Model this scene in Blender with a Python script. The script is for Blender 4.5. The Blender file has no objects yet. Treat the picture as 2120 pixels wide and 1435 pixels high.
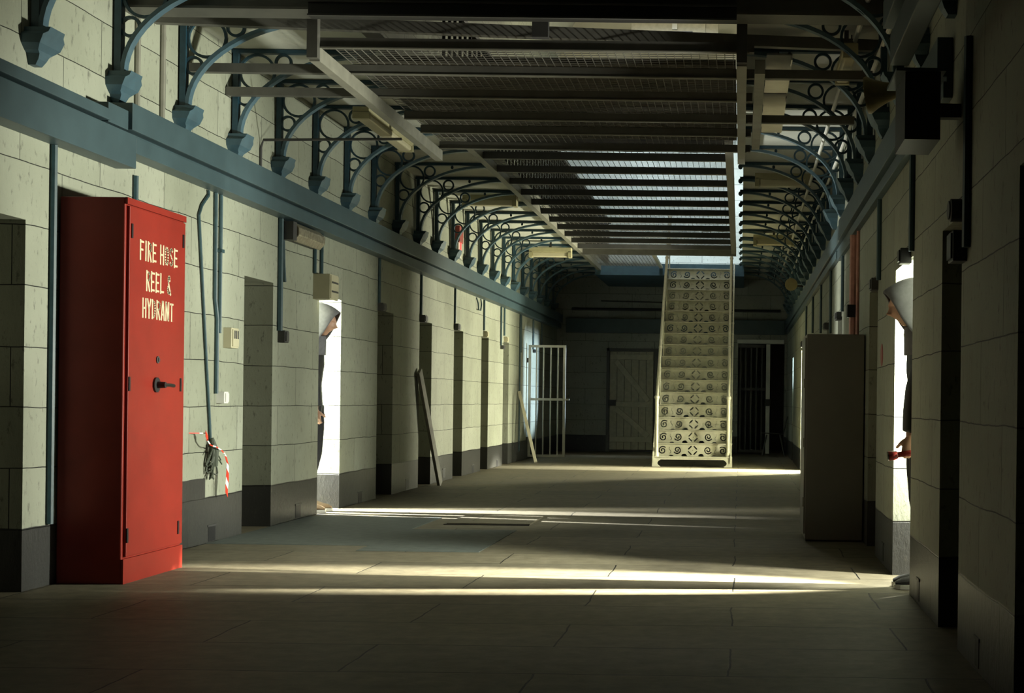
import bpy, bmesh, math, random
import numpy as np
from mathutils import Vector, Matrix
random.seed(7)
C = bpy.context.scene.collection
PI = math.pi

# ------------------------------------------------------------------ camera
# The corridor runs along +Y, the camera stands at (0, 0, H) looking straight down it with a shifted lens.
F = 3000.0; H = 1.05; ROLL = 0.012; PX, PY = 1533.0, 833.0
XL, XR, YE = -3.79, 0.945, 29.8            # left wall, right wall, end wall
cam_d = bpy.data.cameras.new('camera'); cam = bpy.data.objects.new('camera', cam_d); C.objects.link(cam)
cam_d.sensor_width = 36.0; cam_d.lens = 36.0 * F / 2120.0
cam_d.shift_x = -(PX - 1060.0) / 2120.0; cam_d.shift_y = (PY - 717.5) / 2120.0
cam_d.clip_start = 0.05; cam_d.clip_end = 200
cam.matrix_world = Matrix.Translation((0, 0, H)) @ Matrix.Rotation(PI/2, 4, 'X') @ Matrix.Rotation(ROLL, 4, 'Z')
bpy.context.scene.camera = cam

def ab(x, y):
    u, v = x - PX, y - PY
    return u + v*ROLL, v - u*ROLL
def at(x, y, D):
    a, b = ab(x, y); return Vector((a*D/F, D, H - b*D/F))
def on_x(x, y, X):
    a, b = ab(x, y); return at(x, y, X*F/a)
def on_floor(x, y, z=0.0):
    a, b = ab(x, y); return at(x, y, (H - z)*F/b)

# ------------------------------------------------------------------ materials
def s2l(c): return tuple((v/12.92 if v <= .04045 else ((v+.055)/1.055)**2.4) for v in c)
def new_mat(name):
    m = bpy.data.materials.new(name); m.use_nodes = True
    nt = m.node_tree; return m, nt, nt.nodes['Principled BSDF']
def mat(name, col, rough=.5, metal=0, var=.12, scale=6, bump=.0, spec=.5):
    m, nt, b = new_mat(name); N, L = nt.nodes, nt.links
    g = N.new('ShaderNodeNewGeometry')
    n = N.new('ShaderNodeTexNoise'); n.inputs['Scale'].default_value = scale; n.inputs['Detail'].default_value = 6
    L.new(g.outputs['Position'], n.inputs['Vector'])
    r = N.new('ShaderNodeValToRGB'); e = r.color_ramp.elements
    e[0].position = .3; e[1].position = .7
    e[0].color = tuple(c*(1-var) for c in col) + (1,); e[1].color = tuple(min(1, c*(1+var)) for c in col) + (1,)
    L.new(n.outputs['Fac'], r.inputs['Fac']); L.new(r.outputs['Color'], b.inputs['Base Color'])
    b.inputs['Roughness'].default_value = rough; b.inputs['Metallic'].default_value = metal
    b.inputs['Specular IOR Level'].default_value = spec
    if bump:
        bp = N.new('ShaderNodeBump'); bp.inputs['Strength'].default_value = bump; bp.inputs['Distance'].default_value = .01
        L.new(n.outputs['Fac'], bp.inputs['Height']); L.new(bp.outputs['Normal'], b.inputs['Normal'])
    return m
def emit(name, col, strength):
    m, nt, b = new_mat(name)
    b.inputs['Base Color'].default_value = col + (1,); b.inputs['Emission Color'].default_value = col + (1,)
    b.inputs['Emission Strength'].default_value = strength
    return m

def math_node(N, L, op, a, b=None):
    n = N.new('ShaderNodeMath'); n.operation = op
    for i, v in enumerate((a, b)):
        if v is None: continue
        if isinstance(v, (int, float)): n.inputs[i].default_value = v
        else: L.new(v, n.inputs[i])
    return n.outputs[0]
def mix_col(N, L, fac, a, b, mode='MIX'):
    n = N.new('ShaderNodeMix'); n.data_type = 'RGBA'; n.blend_type = mode
    for s, v in ((0, fac), (6, a), (7, b)):
        if isinstance(v, (int, float)): n.inputs[s].default_value = v
        elif isinstance(v, tuple): n.inputs[s].default_value = v + (1,)
        else: L.new(v, n.inputs[s])
    return n.outputs[2]

def wall_mat(name, paint, dado, step=False, dado_h=.333):
    """big painted stone blocks, a dark painted dado, chips and soot"""
    m, nt, b = new_mat(name); N, L = nt.nodes, nt.links
    g = N.new('ShaderNodeNewGeometry'); s = N.new('ShaderNodeSeparateXYZ'); L.new(g.outputs['Position'], s.inputs[0])
    u = math_node(N, L, 'ADD', s.outputs[0], s.outputs[1])
    nw = N.new('ShaderNodeTexNoise'); nw.inputs['Scale'].default_value = 2.2; nw.inputs['Detail'].default_value = 5
    L.new(g.outputs['Position'], nw.inputs['Vector'])
    wob = math_node(N, L, 'MULTIPLY', math_node(N, L, 'SUBTRACT', nw.outputs['Fac'], .5), .03)
    zz = math_node(N, L, 'ADD', s.outputs[2], wob)
    cv = N.new('ShaderNodeCombineXYZ'); L.new(u, cv.inputs[0]); L.new(zz, cv.inputs[1])
    br = N.new('ShaderNodeTexBrick'); L.new(cv.outputs[0], br.inputs['Vector'])
    br.inputs['Scale'].default_value = 1; br.inputs['Brick Width'].default_value = .95; br.inputs['Row Height'].default_value = .325
    br.inputs['Mortar Size'].default_value = .0035; br.inputs['Mortar Smooth'].default_value = .6
    br.inputs['Color1'].default_value = (1,)*4; br.inputs['Color2'].default_value = (.86, .87, .84, 1)
    # fine texture and chips
    n2 = N.new('ShaderNodeTexNoise'); n2.inputs['Scale'].default_value = 28; n2.inputs['Detail'].default_value = 8; n2.inputs['Roughness'].default_value = .7
    mp = N.new('ShaderNodeMapping'); mp.inputs['Scale'].default_value = (1, 1, .45); L.new(g.outputs['Position'], mp.inputs['Vector']); L.new(mp.outputs[0], n2.inputs['Vector'])
    chip = N.new('ShaderNodeValToRGB'); chip.color_ramp.elements[0].position = .575; chip.color_ramp.elements[1].position = .66
    L.new(n2.outputs['Fac'], chip.inputs['Fac'])
    n3 = N.new('ShaderNodeTexNoise'); n3.inputs['Scale'].default_value = 1.1; n3.inputs['Detail'].default_value = 4
    L.new(g.outputs['Position'], n3.inputs['Vector'])
    pv = N.new('ShaderNodeValToRGB'); pv.color_ramp.elements[0].position = .3; pv.color_ramp.elements[1].position = .7
    pv.color_ramp.elements[0].color = (.74, .74, .71, 1); pv.color_ramp.elements[1].color = (1.06, 1.06, 1.05, 1)
    L.new(n3.outputs['Fac'], pv.inputs['Fac'])
    jv = N.new('ShaderNodeValToRGB'); jv.color_ramp.elements[0].position = .42; jv.color_ramp.elements[1].position = .62; jv.color_ramp.elements[0].color = (.03, .03, .03, 1)
    L.new(nw.outputs['Fac'], jv.inputs['Fac'])
    thr = dado_h
    if step:                                         # the dado is painted higher on one stretch of the left wall
        hi = math_node(N, L, 'MULTIPLY', math_node(N, L, 'LESS_THAN', s.outputs[1], 10.28), math_node(N, L, 'GREATER_THAN', s.outputs[1], 8.3))
        thr = math_node(N, L, 'ADD', math_node(N, L, 'MULTIPLY', hi, .135), dado_h)
    isd = math_node(N, L, 'LESS_THAN', zz, thr)
    base = mix_col(N, L, isd, paint, dado)
    base = mix_col(N, L, 1.0, base, pv.outputs['Color'], 'MULTIPLY')
    base = mix_col(N, L, 1.0, base, br.outputs['Color'], 'MULTIPLY')
    base = mix_col(N, L, math_node(N, L, 'MULTIPLY', math_node(N, L, 'MULTIPLY', br.outputs['Fac'], jv.outputs['Color']), .4), base, (.05, .05, .045))
    base = mix_col(N, L, math_node(N, L, 'MULTIPLY', chip.outputs['Color'], .6), base, (.06, .058, .05))
    L.new(base, b.inputs['Base Color'])
    L.new(math_node(N, L, 'SUBTRACT', .62, math_node(N, L, 'MULTIPLY', isd, .3)), b.inputs['Roughness'])
    b.inputs['Specular IOR Level'].default_value = .35
    bp = N.new('ShaderNodeBump'); bp.inputs['Strength'].default_value = .5; bp.inputs['Distance'].default_value = .012
    hgt = math_node(N, L, 'SUBTRACT', math_node(N, L, 'ADD', n2.outputs['Fac'], math_node(N, L, 'MULTIPLY', n3.outputs['Fac'], .8)), br.outputs['Fac'])
    L.new(hgt, bp.inputs['Height']); L.new(bp.outputs['Normal'], b.inputs['Normal'])
    return m

def floor_mat(name, col1, col2, w=1.5, h=.62):
    m, nt, b = new_mat(name); N, L = nt.nodes, nt.links
    g = N.new('ShaderNodeNewGeometry')
    nw = N.new('ShaderNodeTexNoise'); nw.inputs['Scale'].default_value = 1.7; nw.inputs['Detail'].default_value = 5
    L.new(g.outputs['Position'], nw.inputs['Vector'])
    br = N.new('ShaderNodeTexBrick'); br.inputs['Scale'].default_value = 1
    br.inputs['Brick Width'].default_value = w; br.inputs['Row Height'].default_value = h
    br.inputs['Mortar Size'].default_value = .005; br.inputs['Mortar Smooth'].default_value = .4
    br.inputs['Color1'].default_value = (1,)*4; br.inputs['Color2'].default_value = (.78, .79, .8, 1)
    vm = N.new('ShaderNodeVectorMath'); vm.operation = 'MULTIPLY_ADD'; L.new(nw.outputs['Color'], vm.inputs[0]); vm.inputs[1].default_value = (.06, .06, 0)
    L.new(g.outputs['Position'], vm.inputs[2]); L.new(vm.outputs[0], br.inputs['Vector'])
    n2 = N.new('ShaderNodeTexNoise'); n2.inputs['Scale'].default_value = 9; n2.inputs['Detail'].default_value = 8; n2.inputs['Roughness'].default_value = .65
    L.new(g.outputs['Position'], n2.inputs['Vector'])
    r = N.new('ShaderNodeValToRGB'); r.color_ramp.elements[0].position = .32; r.color_ramp.elements[1].position = .68
    r.color_ramp.elements[0].color = col1 + (1,); r.color_ramp.elements[1].color = col2 + (1,)
    L.new(n2.outputs['Fac'], r.inputs['Fac'])
    base = mix_col(N, L, 1.0, r.outputs['Color'], br.outputs['Color'], 'MULTIPLY')
    crack = N.new('ShaderNodeValToRGB'); crack.color_ramp.elements[0].position = .44; crack.color_ramp.elements[1].position = .6
    L.new(nw.outputs['Fac'], crack.inputs['Fac'])
    base = mix_col(N, L, math_node(N, L, 'MULTIPLY', math_node(N, L, 'MULTIPLY', br.outputs['Fac'], .75), crack.outputs['Color']), base, (.03, .027, .02))
    L.new(base, b.inputs['Base Color']); b.inputs['Roughness'].default_value = .62; b.inputs['Specular IOR Level'].default_value = .3
    bp = N.new('ShaderNodeBump'); bp.inputs['Strength'].default_value = .4; bp.inputs['Distance'].default_value = .008
    L.new(math_node(N, L, 'SUBTRACT', n2.outputs['Fac'], br.outputs['Fac']), bp.inputs['Height']); L.new(bp.outputs['Normal'], b.inputs['Normal'])
    return m

M = {}
PAINT = (.36, .375, .30); DADO = (.05, .05, .048)
M['wall_l'] = wall_mat('painted stone left', PAINT, DADO, step=True)
M['wall_r'] = wall_mat('painted stone right', (.34, .355, .285), DADO)
M['wall_e'] = wall_mat('painted stone end', (.31, .32, .28), (.018, .018, .024), dado_h=.345)
M['floor'] = floor_mat('stone floor', (.115, .10, .062), (.19, .168, .11))
M['patch'] = mat('grey concrete patch', (.075, .09, .078), .75, var=.2, scale=14, bump=.3)
M['slab'] = mat('whitewashed soffit', (.52, .53, .46), .8, var=.08, scale=3)
M['vault'] = mat('cream vault plaster', (.55, .52, .40), .8, var=.06, scale=2)
M['duct'] = mat('blue grey duct paint', (.044, .074, .083), .45, var=.12, scale=5)
M['iron'] = mat('dark blue iron paint', (.014, .045, .066), .42, var=.2, scale=20)
M['arc'] = mat('blue iron arc paint', (.06, .11, .14), .42, var=.15, scale=20)
M['corbel'] = mat('blue corbel paint', (.042, .085, .108), .5, var=.15, scale=12)
M['pipe'] = mat('teal conduit paint', (.027, .058, .066), .45, var=.2, scale=20)
M['black'] = mat('black metal', (.012, .012, .013), .5)
M['dark'] = mat('dark grey metal', (.05, .05, .048), .5, var=.2)
M['grey'] = mat('grey painted steel', (.085, .083, .07), .45, var=.15, scale=9)
M['palegrey'] = mat('pale steel rail', (.20, .195, .155), .5, var=.15, scale=9)
M['galv'] = mat('galvanised sheet', (.50, .48, .43), .33, metal=.9, var=.1, scale=7)
M['wire'] = mat('galvanised wire', (.17, .165, .14), .5, metal=.3)
M['shade'] = mat('brown deck board', (.06, .052, .035), .7, var=.3, scale=5)  # colour stands in for unlit space over the platform mesh
M['red'] = mat('red enamel', (.215, .019, .011), .45, var=.12, scale=4, spec=.3)
M['redside'] = M['red']
M['cream'] = mat('cream stencil paint', (.52, .46, .30), .6, var=.08, scale=30)
M['chrome'] = mat('worn chrome', (.45, .44, .40), .25, metal=1)
M['beige'] = mat('beige plastic', (.42, .39, .26), .5, var=.08)
M['white'] = mat('white paint', (.62, .62, .56), .45, var=.06)
M['stair'] = mat('cream iron stair paint', (.38, .372, .285), .42, var=.1, scale=15)
M['wood'] = mat('cream painted timber', (.44, .415, .31), .6, var=.12, scale=12)
M['board'] = mat('darker cream boards', (.40, .375, .28), .65, var=.15, scale=12)  # toned below the braces to stand in for their edge shadows
M['plank'] = mat('grey weathered plank', (.20, .19, .15), .7, var=.2, scale=14)
M['pole'] = mat('pale timber pole', (.6, .56, .42), .6)
M['locker'] = mat('olive grey locker enamel', (.125, .12, .095), .42, var=.1, scale=3)
M['bulk'] = mat('dusty clear cover', (.22, .20, .14), .15, var=.3, scale=25)
M['tube'] = mat('fluorescent diffuser', (.55, .5, .33), .3, var=.05)
M['housing'] = mat('yellowed light housing', (.38, .35, .20), .5)
M['horn'] = mat('ochre horn enamel', (.34, .28, .13), .42, var=.15)
M['tapered'] = mat('red tape', (.75, .045, .02), .4)
M['tapewhite'] = mat('white tape', (.85, .84, .78), .4)
M['cell'] = mat('whitewashed cell', (.5, .5, .44), .8, var=.05)
M['copper'] = mat('red oxide pipe', (.55, .26, .20), .4, var=.2, scale=15)
M['plaque'] = mat('dull red disc', (.30, .05, .035), .5)
M['rock'] = mat('dark cable', (.05, .06, .04), .6)
M['skin'] = mat('skin', (.58, .34, .23), .5, var=.06, scale=30)
M['hood'] = mat('grey jersey hood', (.17, .17, .185), .9, var=.12, scale=40)
M['jacket'] = mat('black jacket', (.014, .015, .02), .55, var=.3, scale=25)
M['denim'] = mat('black trousers', (.015, .016, .02), .8, var=.2, scale=30)
M['shoe'] = mat('tan shoe', (.30, .21, .12), .6)
M['shoeb'] = mat('black canvas shoe', (.03, .03, .032), .6)
M['sole'] = mat('white rubber sole', (.7, .68, .6), .6)
M['lens'] = mat('torch lens', (.8, .8, .82), .08, metal=.6)
M['redlamp'] = emit('red beacon', (1, .06, .05), 2.2)
M['gate'] = mat('pale gate paint', (.42, .42, .37), .45)

# ------------------------------------------------------------------ mesh builder
class MB:
    def __init__(s): s.v = []; s.f = []; s.m = []; s.cur = 0
    def add(s, vs, fs):
        o = len(s.v); s.v += [tuple(v) for v in vs]; s.f += [tuple(i + o for i in f) for f in fs]; s.m += [s.cur]*len(fs); return s
    def box(s, x0, x1, y0, y1, z0, z1):
        vs = [(x, y, z) for x in (x0, x1) for y in (y0, y1) for z in (z0, z1)]
        return s.add(vs, [(0,1,3,2), (4,6,7,5), (0,4,5,1), (2,3,7,6), (0,2,6,4), (1,5,7,3)])
    def bar(s, p, q, w, h, up=(0, 0, 1)):
        """box of section w (sideways) by h (up) from p to q"""
        p, q = Vector(p), Vector(q); d = (q - p).normalized(); u = Vector(up)
        if abs(d.dot(u)) > .999: u = Vector((0, 1, 0))
        sd = d.cross(u).normalized(); u = sd.cross(d).normalized()
        vs = [e + sd*a*w/2 + u*b*h/2 for e in (p, q) for a, b in ((-1,-1), (1,-1), (1,1), (-1,1))]
        return s.add(vs, [(0,3,2,1), (4,5,6,7), (0,1,5,4), (1,2,6,5), (2,3,7,6), (3,0,4,7)])
    def tube(s, pts, r, n=8, radii=None, caps=True, closed=False):
        P = [Vector(p) for p in pts]; k = len(P); R = radii or [r]*k
        T = []
        for i in range(k):
            a = P[(i-1) % k] if (i > 0 or closed) else P[i]; b = P[(i+1) % k] if (i < k-1 or closed) else P[i]
            t = (b - a); T.append(t.normalized() if t.length > 1e-9 else Vector((0, 0, 1)))
        ref = Vector((0, 0, 1)) if abs(T[0].z) < .9 else Vector((0, 1, 0))
        nn = T[0].cross(ref).normalized(); vs = []
        for i in range(k):
            nn = (nn - T[i]*nn.dot(T[i]))
            nn = nn.normalized() if nn.length > 1e-6 else T[i].orthogonal().normalized()
            bb = T[i].cross(nn)
            for j in range(n):
                th = 2*PI*j/n; vs.append(P[i] + (nn*math.cos(th) + bb*math.sin(th))*R[i])
        fs = []
        for i in range(k if closed else k-1):
            for j in range(n):
                a, b = i*n + j, i*n + (j+1) % n; c, d = ((i+1) % k)*n + (j+1) % n, ((i+1) % k)*n + j
                fs.append((a, b, c, d))
        if caps and not closed: fs += [tuple(reversed(range(n))), tuple(range((k-1)*n, k*n))]
        return s.add(vs, fs)
    def lathe(s, o, axis, prof, n=20):
        """prof: (distance along axis, radius)"""
        o, ax = Vector(o), Vector(axis).normalized(); a = ax.orthogonal().normalized(); b = ax.cross(a); vs = []
        for t, r in prof:
            for j in range(n):
                th = 2*PI*j/n; vs.append(o + ax*t + (a*math.cos(th) + b*math.sin(th))*max(r, 1e-4))
        fs = [(i*n+j, i*n+(j+1) % n, (i+1)*n+(j+1) % n, (i+1)*n+j) for i in range(len(prof)-1) for j in range(n)]
        fs += [tuple(reversed(range(n))), tuple(range((len(prof)-1)*n, len(prof)*n))]
        return s.add(vs, fs)
    def ball(s, c, rx, ry=None, rz=None, n=12, k=8):
        ry = ry or rx; rz = rz or rx; c = Vector(c); vs = []; fs = []
        for i in range(k+1):
            ph = -PI/2 + PI*i/k
            for j in range(n):
                th = 2*PI*j/n; vs.append(c + Vector((rx*math.cos(ph)*math.cos(th), ry*math.cos(ph)*math.sin(th), rz*math.sin(ph))))
        for i in range(k):
            for j in range(n): fs.append((i*n+j, i*n+(j+1) % n, (i+1)*n+(j+1) % n, (i+1)*n+j))
        return s.add(vs, fs)
    def prism(s, poly, vec):
        n = len(poly); v = Vector(vec); vs = [Vector(p) for p in poly] + [Vector(p) + v for p in poly]
        return s.add(vs, [tuple(reversed(range(n))), tuple(range(n, 2*n))] + [(i, (i+1) % n, n+(i+1) % n, n+i) for i in range(n)])
    def loft(s, rings, caps=True):
        n = len(rings[0]); vs = [p for r in rings for p in r]
        fs = [(i*n+j, i*n+(j+1) % n, (i+1)*n+(j+1) % n, (i+1)*n+j) for i in range(len(rings)-1) for j in range(n)]
        if caps: fs += [tuple(reversed(range(n))), tuple(range((len(rings)-1)*n, len(rings)*n))]
        return s.add(vs, fs)
    def build(s, name, mats, parent=None, smooth=False, bevel=0):
        off = Vector((0, 0, 0)); p = parent
        while p is not None: off += p.location; p = p.parent
        me = bpy.data.meshes.new(name)
        me.from_pydata([tuple(Vector(v) - off) for v in s.v], [], s.f)
        bm = bmesh.new(); bm.from_mesh(me); bmesh.ops.recalc_face_normals(bm, faces=bm.faces); bm.to_mesh(me); bm.free()
        for m in (mats if isinstance(mats, (list, tuple)) else [mats]): me.materials.append(m)
        for pl, mi in zip(me.polygons, s.m): pl.material_index = mi; pl.use_smooth = smooth
        o = bpy.data.objects.new(name, me); C.objects.link(o)
        if parent is not None: o.parent = parent
        if smooth == 'auto' or smooth is True:
            try: me.set_sharp_from_angle(angle=math.radians(40))
            except Exception: pass
        if bevel:
            b = o.modifiers.new('edge', 'BEVEL'); b.width = bevel; b.segments = 2; b.limit_method = 'ANGLE'
        return o

def tag(o, label=None, cat=None, group=None, kind=None):
    if label: o['label'] = label
    if cat: o['category'] = cat
    if group: o['group'] = group
    if kind: o['kind'] = kind
    return o
def empty(name, loc, label, cat, group=None):
    o = bpy.data.objects.new(name, None); C.objects.link(o); o.location = loc; o.empty_display_size = .1
    return tag(o, label, cat, group)
def struct(mb, name, m, **k): return tag(mb.build(name, m, **k), kind='structure')
def copy_tree(o, parent=None):
    c = o.copy(); C.objects.link(c)
    if parent is not None: c.parent = parent
    for ch in list(o.children): copy_tree(ch, c)
    return c
ORD = ['', 'first', 'second', 'third', 'fourth', 'fifth', 'sixth', 'seventh', 'eighth', 'ninth', 'tenth', 'eleventh', 'twelfth', 'thirteenth',
       'fourteenth', 'fifteenth', 'sixteenth', 'seventeenth', 'eighteenth', 'nineteenth', 'twentieth', 'twenty-first', 'twenty-second', 'twenty-third', 'twenty-fourth', 'twenty-fifth']

# ------------------------------------------------------------------ room shell
YB = -3.0; TOP = 9.2; TH = .5
L_DOORS = [(7.0, 7.66), (9.0, 9.6), (11.04, 11.72), (13.0, 13.72), (15.1, 15.78), (17.07, 17.75), (19.12, 19.75), (21.15, 21.75), (23.1, 23.65)]
R_DOORS = [(4.3, 4.95), (6.23, 6.84), (8.0, 8.9), (10.05, 10.7), (11.9, 12.5), (13.6, 14.2), (15.35, 15.95), (17.2, 17.8), (19.1, 19.7), (21.6, 22.6), (25.9, 26.5)]
LIT_L = {3: 'b'}; LIT_R = {2: 'a', 4: 'e', 9: 'c', 10: 'd'}
def wall_with_doors(name, x0, x1, doors, top, m):
    mb = MB(); y = YB
    for a, b in doors:
        mb.box(x0, x1, y, a, -.05, TOP); mb.box(x0, x1, a, b, top, TOP); y = b
    mb.box(x0, x1, y, YE + .5, -.05, TOP)
    return struct(mb, name, m)
LTOP, RTOP = 1.97, 1.87
wall_with_doors('wall_left', XL - TH, XL, L_DOORS, LTOP, M['wall_l'])
wall_with_doors('wall_right', XR, XR + TH, R_DOORS, RTOP, M['wall_r'])
EO = (-.06, .90, 2.26)                                  # dark opening in the end wall
mb = MB(); mb.box(XL, EO[0], YE, YE + .4, -.05, TOP); mb.box(EO[0], EO[1], YE, YE + .4, EO[2], TOP); mb.box(EO[1], XR, YE, YE + .4, -.05, TOP)
struct(mb, 'wall_end', M['wall_e'])
mb = MB(); mb.box(XL - TH, XR + TH, YB - .3, YB, -.05, TOP + 3); struct(mb, 'wall_back', M['wall_r'])
mb = MB(); mb.box(-8, 5.2, YB - .3, YE + 3, -.25, 0); struct(mb, 'floor', M['floor'])
# barrel vault over the upper void
xc, rv = (XL + XR)/2, (XR - XL)/2; arc = [(xc - rv*math.cos(PI*i/24)*1.02, 7.6 + rv*math.sin(PI*i/24)) for i in range(25)]
mb = MB(); n = len(arc)
outer = [(xc + (x - xc)*1.08, z + .25) for x, z in arc]
poly = [(x, z) for x, z in arc] + [(x, z) for x, z in reversed(outer)]
mb.loft([[Vector((x, y, z)) for x, z in poly] for y in (YB - .3, YE + .5)])
struct(mb, 'ceiling_vault', M['vault'], smooth=True)
mb = MB(); mb.prism([Vector((x, YE - .02, z)) for x, z in arc], (0, .1, 0)); struct(mb, 'wall_lunette', M['vault'])
# gallery slabs
GZ = 3.62; GL, GR = -2.70, .0
mb = MB(); mb.box(XL - .01, GL, YB, YE, GZ, GZ + .13); struct(mb, 'ceiling_left', M['slab'])
mb = MB(); mb.box(GR + .0, XR + .01, YB, YE, GZ, GZ + .13); struct(mb, 'ceiling_right', M['slab'])
mb = MB(); mb.box(GL - .04, GR + .04, 27.05, YE, 3.40, 3.62); struct(mb, 'ceiling_landing', M['corbel'])
# cells behind the doorways: lit ones get a room, the others a closed door set deep in the reveal
dn = 1
def cell(name, x0, x1, y0, y1, open_side):
    mb = MB(); t = .1; z1 = 2.6
    mb.box(x0 - t, x1 + t, y0 - t, y0, 0, z1); mb.box(x0 - t, x1 + t, y1, y1 + t, 0, z1); mb.box(x0 - t, x1 + t, y0 - t, y1 + t, z1, z1 + t)
    if open_side == 'r': mb.box(x0 - t, x0, y0, y1, 0, z1)
    else: mb.box(x1, x1 + t, y0, y1, 0, z1)
    struct(mb, name, M['cell'])
def cell_door(mbs, x0, x1, a, b, top, hx):
    global dn
    d = MB(); d.box(x0, x1, a - .02, b + .02, 0.01, top + .02); o = struct(d, 'door_%d' % dn, M['plank'])
    k = MB(); k.box(min(x0, hx), max(x1, hx), a + .06, a + .14, 1.0, 1.12); k.build('lock', M['black'], o)
    dn += 1
for i, (a, b) in enumerate(L_DOORS):
    if i in LIT_L: cell('wall_cell_left_%d' % (i+1), XL - TH - 3.2, XL - TH, a - .75, b + .75, 'r')
    else: cell_door(None, XL - TH + .02, XL - TH + .08, a, b, LTOP, XL - TH + .12)
for i, (a, b) in enumerate(R_DOORS):
    if i in LIT_R: cell('wall_cell_right_%d' % (i+1), XR + TH, XR + TH + 3.2, a - .75, b + .75, 'l')
    else: cell_door(None, XR + TH - .08, XR + TH - .02, a, b, RTOP, XR + TH - .12)
# dark lobby behind the opening of the end wall
mb = MB(); mb.box(EO[0] - .4, EO[1] + .4, YE + 2.4, YE + 2.5, 0, 3); mb.box(EO[0] - .5, EO[0] - .4, YE + .4, YE + 2.5, 0, 3); mb.box(EO[1] + .4, EO[1] + .5, YE + .4, YE + 2.5, 0, 3); mb.box(EO[0] - .5, EO[1] + .5, YE + .4, YE + 2.5, 3, 3.1)
struct(mb, 'wall_lobby', M['dark'])
mb = MB(); mb.box(EO[0] - .02, EO[1] - .02, YE - .03, YE + .02, EO[2], EO[2] + .08); struct(mb, 'trim_1', M['white'])
# floor repairs
mb = MB(); mb.box(-3.78, -2.62, 10.28, 12.75, -.01, .004); mb.box(-2.62, -1.78, 9.92, 11.6, -.01, .004); struct(mb, 'floor_patch', M['patch'])

# ------------------------------------------------------------------ service ducts (blue)
def duct(name, segs, label):
    root = empty(name, (segs[0][0], segs[0][2], segs[0][4]), label, 'duct')
    for s_ in segs: MB().box(*s_).build('duct_section', M['duct'], root, bevel=.004)
    return root
W = .004
duct('cable_duct', [(XL+.001, -3.645, YB+.05, 8.35, 2.63, 2.695), (XL+.001, -3.665, YB+.05, 8.75, 2.415, 2.615),
     (XL+.001, -3.66, 8.35, 8.62, 2.625, 2.74), (XL+.001, -3.635, 8.62, YE-.3, 2.628, 2.79), (XL+.001, -3.665, 8.75, YE-.3, 2.508, 2.608), (XL+.001, -3.70, 8.4, YE-.3, 2.605, 2.63)],
     'long blue-grey two-tier cable duct running the whole left wall above the cell doors')
duct('cable_duct', [(.872, XR-.001, 6.56, 13.2, 2.535, 2.715), (.90, XR-.001, 6.56, 12.3, 2.44, 2.515), (.915, XR-.001, 6.56, YE-.3, 2.51, 2.545),
     (.885, XR-.001, 13.2, YE-.3, 2.535, 2.70), (.91, XR-.001, 12.3, 13.9, 2.415, 2.51), (.90, XR-.001, 13.9, YE-.3, 2.44, 2.515),
     (.61, .69, YB+.05, 6.08, 2.47, 2.60), (.60, .65, YB+.05, 6.3, 2.68, 2.80), (.65, .76, YB+.05, 6.3, 2.70, 2.72)],
     'blue-grey cable duct running along the right wall above the locker and doorways')
r = empty('duct_box', (.68, 6.12, 2.17), 'dark open-ended duct box on the right wall below the near horn loudspeaker', 'box')
MB().box(.68, .83, 6.12, 6.5, 2.17, 2.455).build('box_body', M['black'], r); MB().box(.64, .85, 6.1, 6.5, 2.455, 2.468).build('lid', M['duct'], r); MB().box(.83, XR + .003, 6.3, 6.36, 2.30, 2.36).build('wall_arm', M['dark'], r)
mb = MB(); mb.box(XL+.2, EO[1], YE-.14, YE+.004, 2.44, 2.73); mb.build('band', M['duct'])
bpy.data.objects['band'].name = 'blue_beam'; tag(bpy.data.objects['blue_beam'], 'dark blue band beam crossing the end wall behind the staircase', 'beam')

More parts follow.
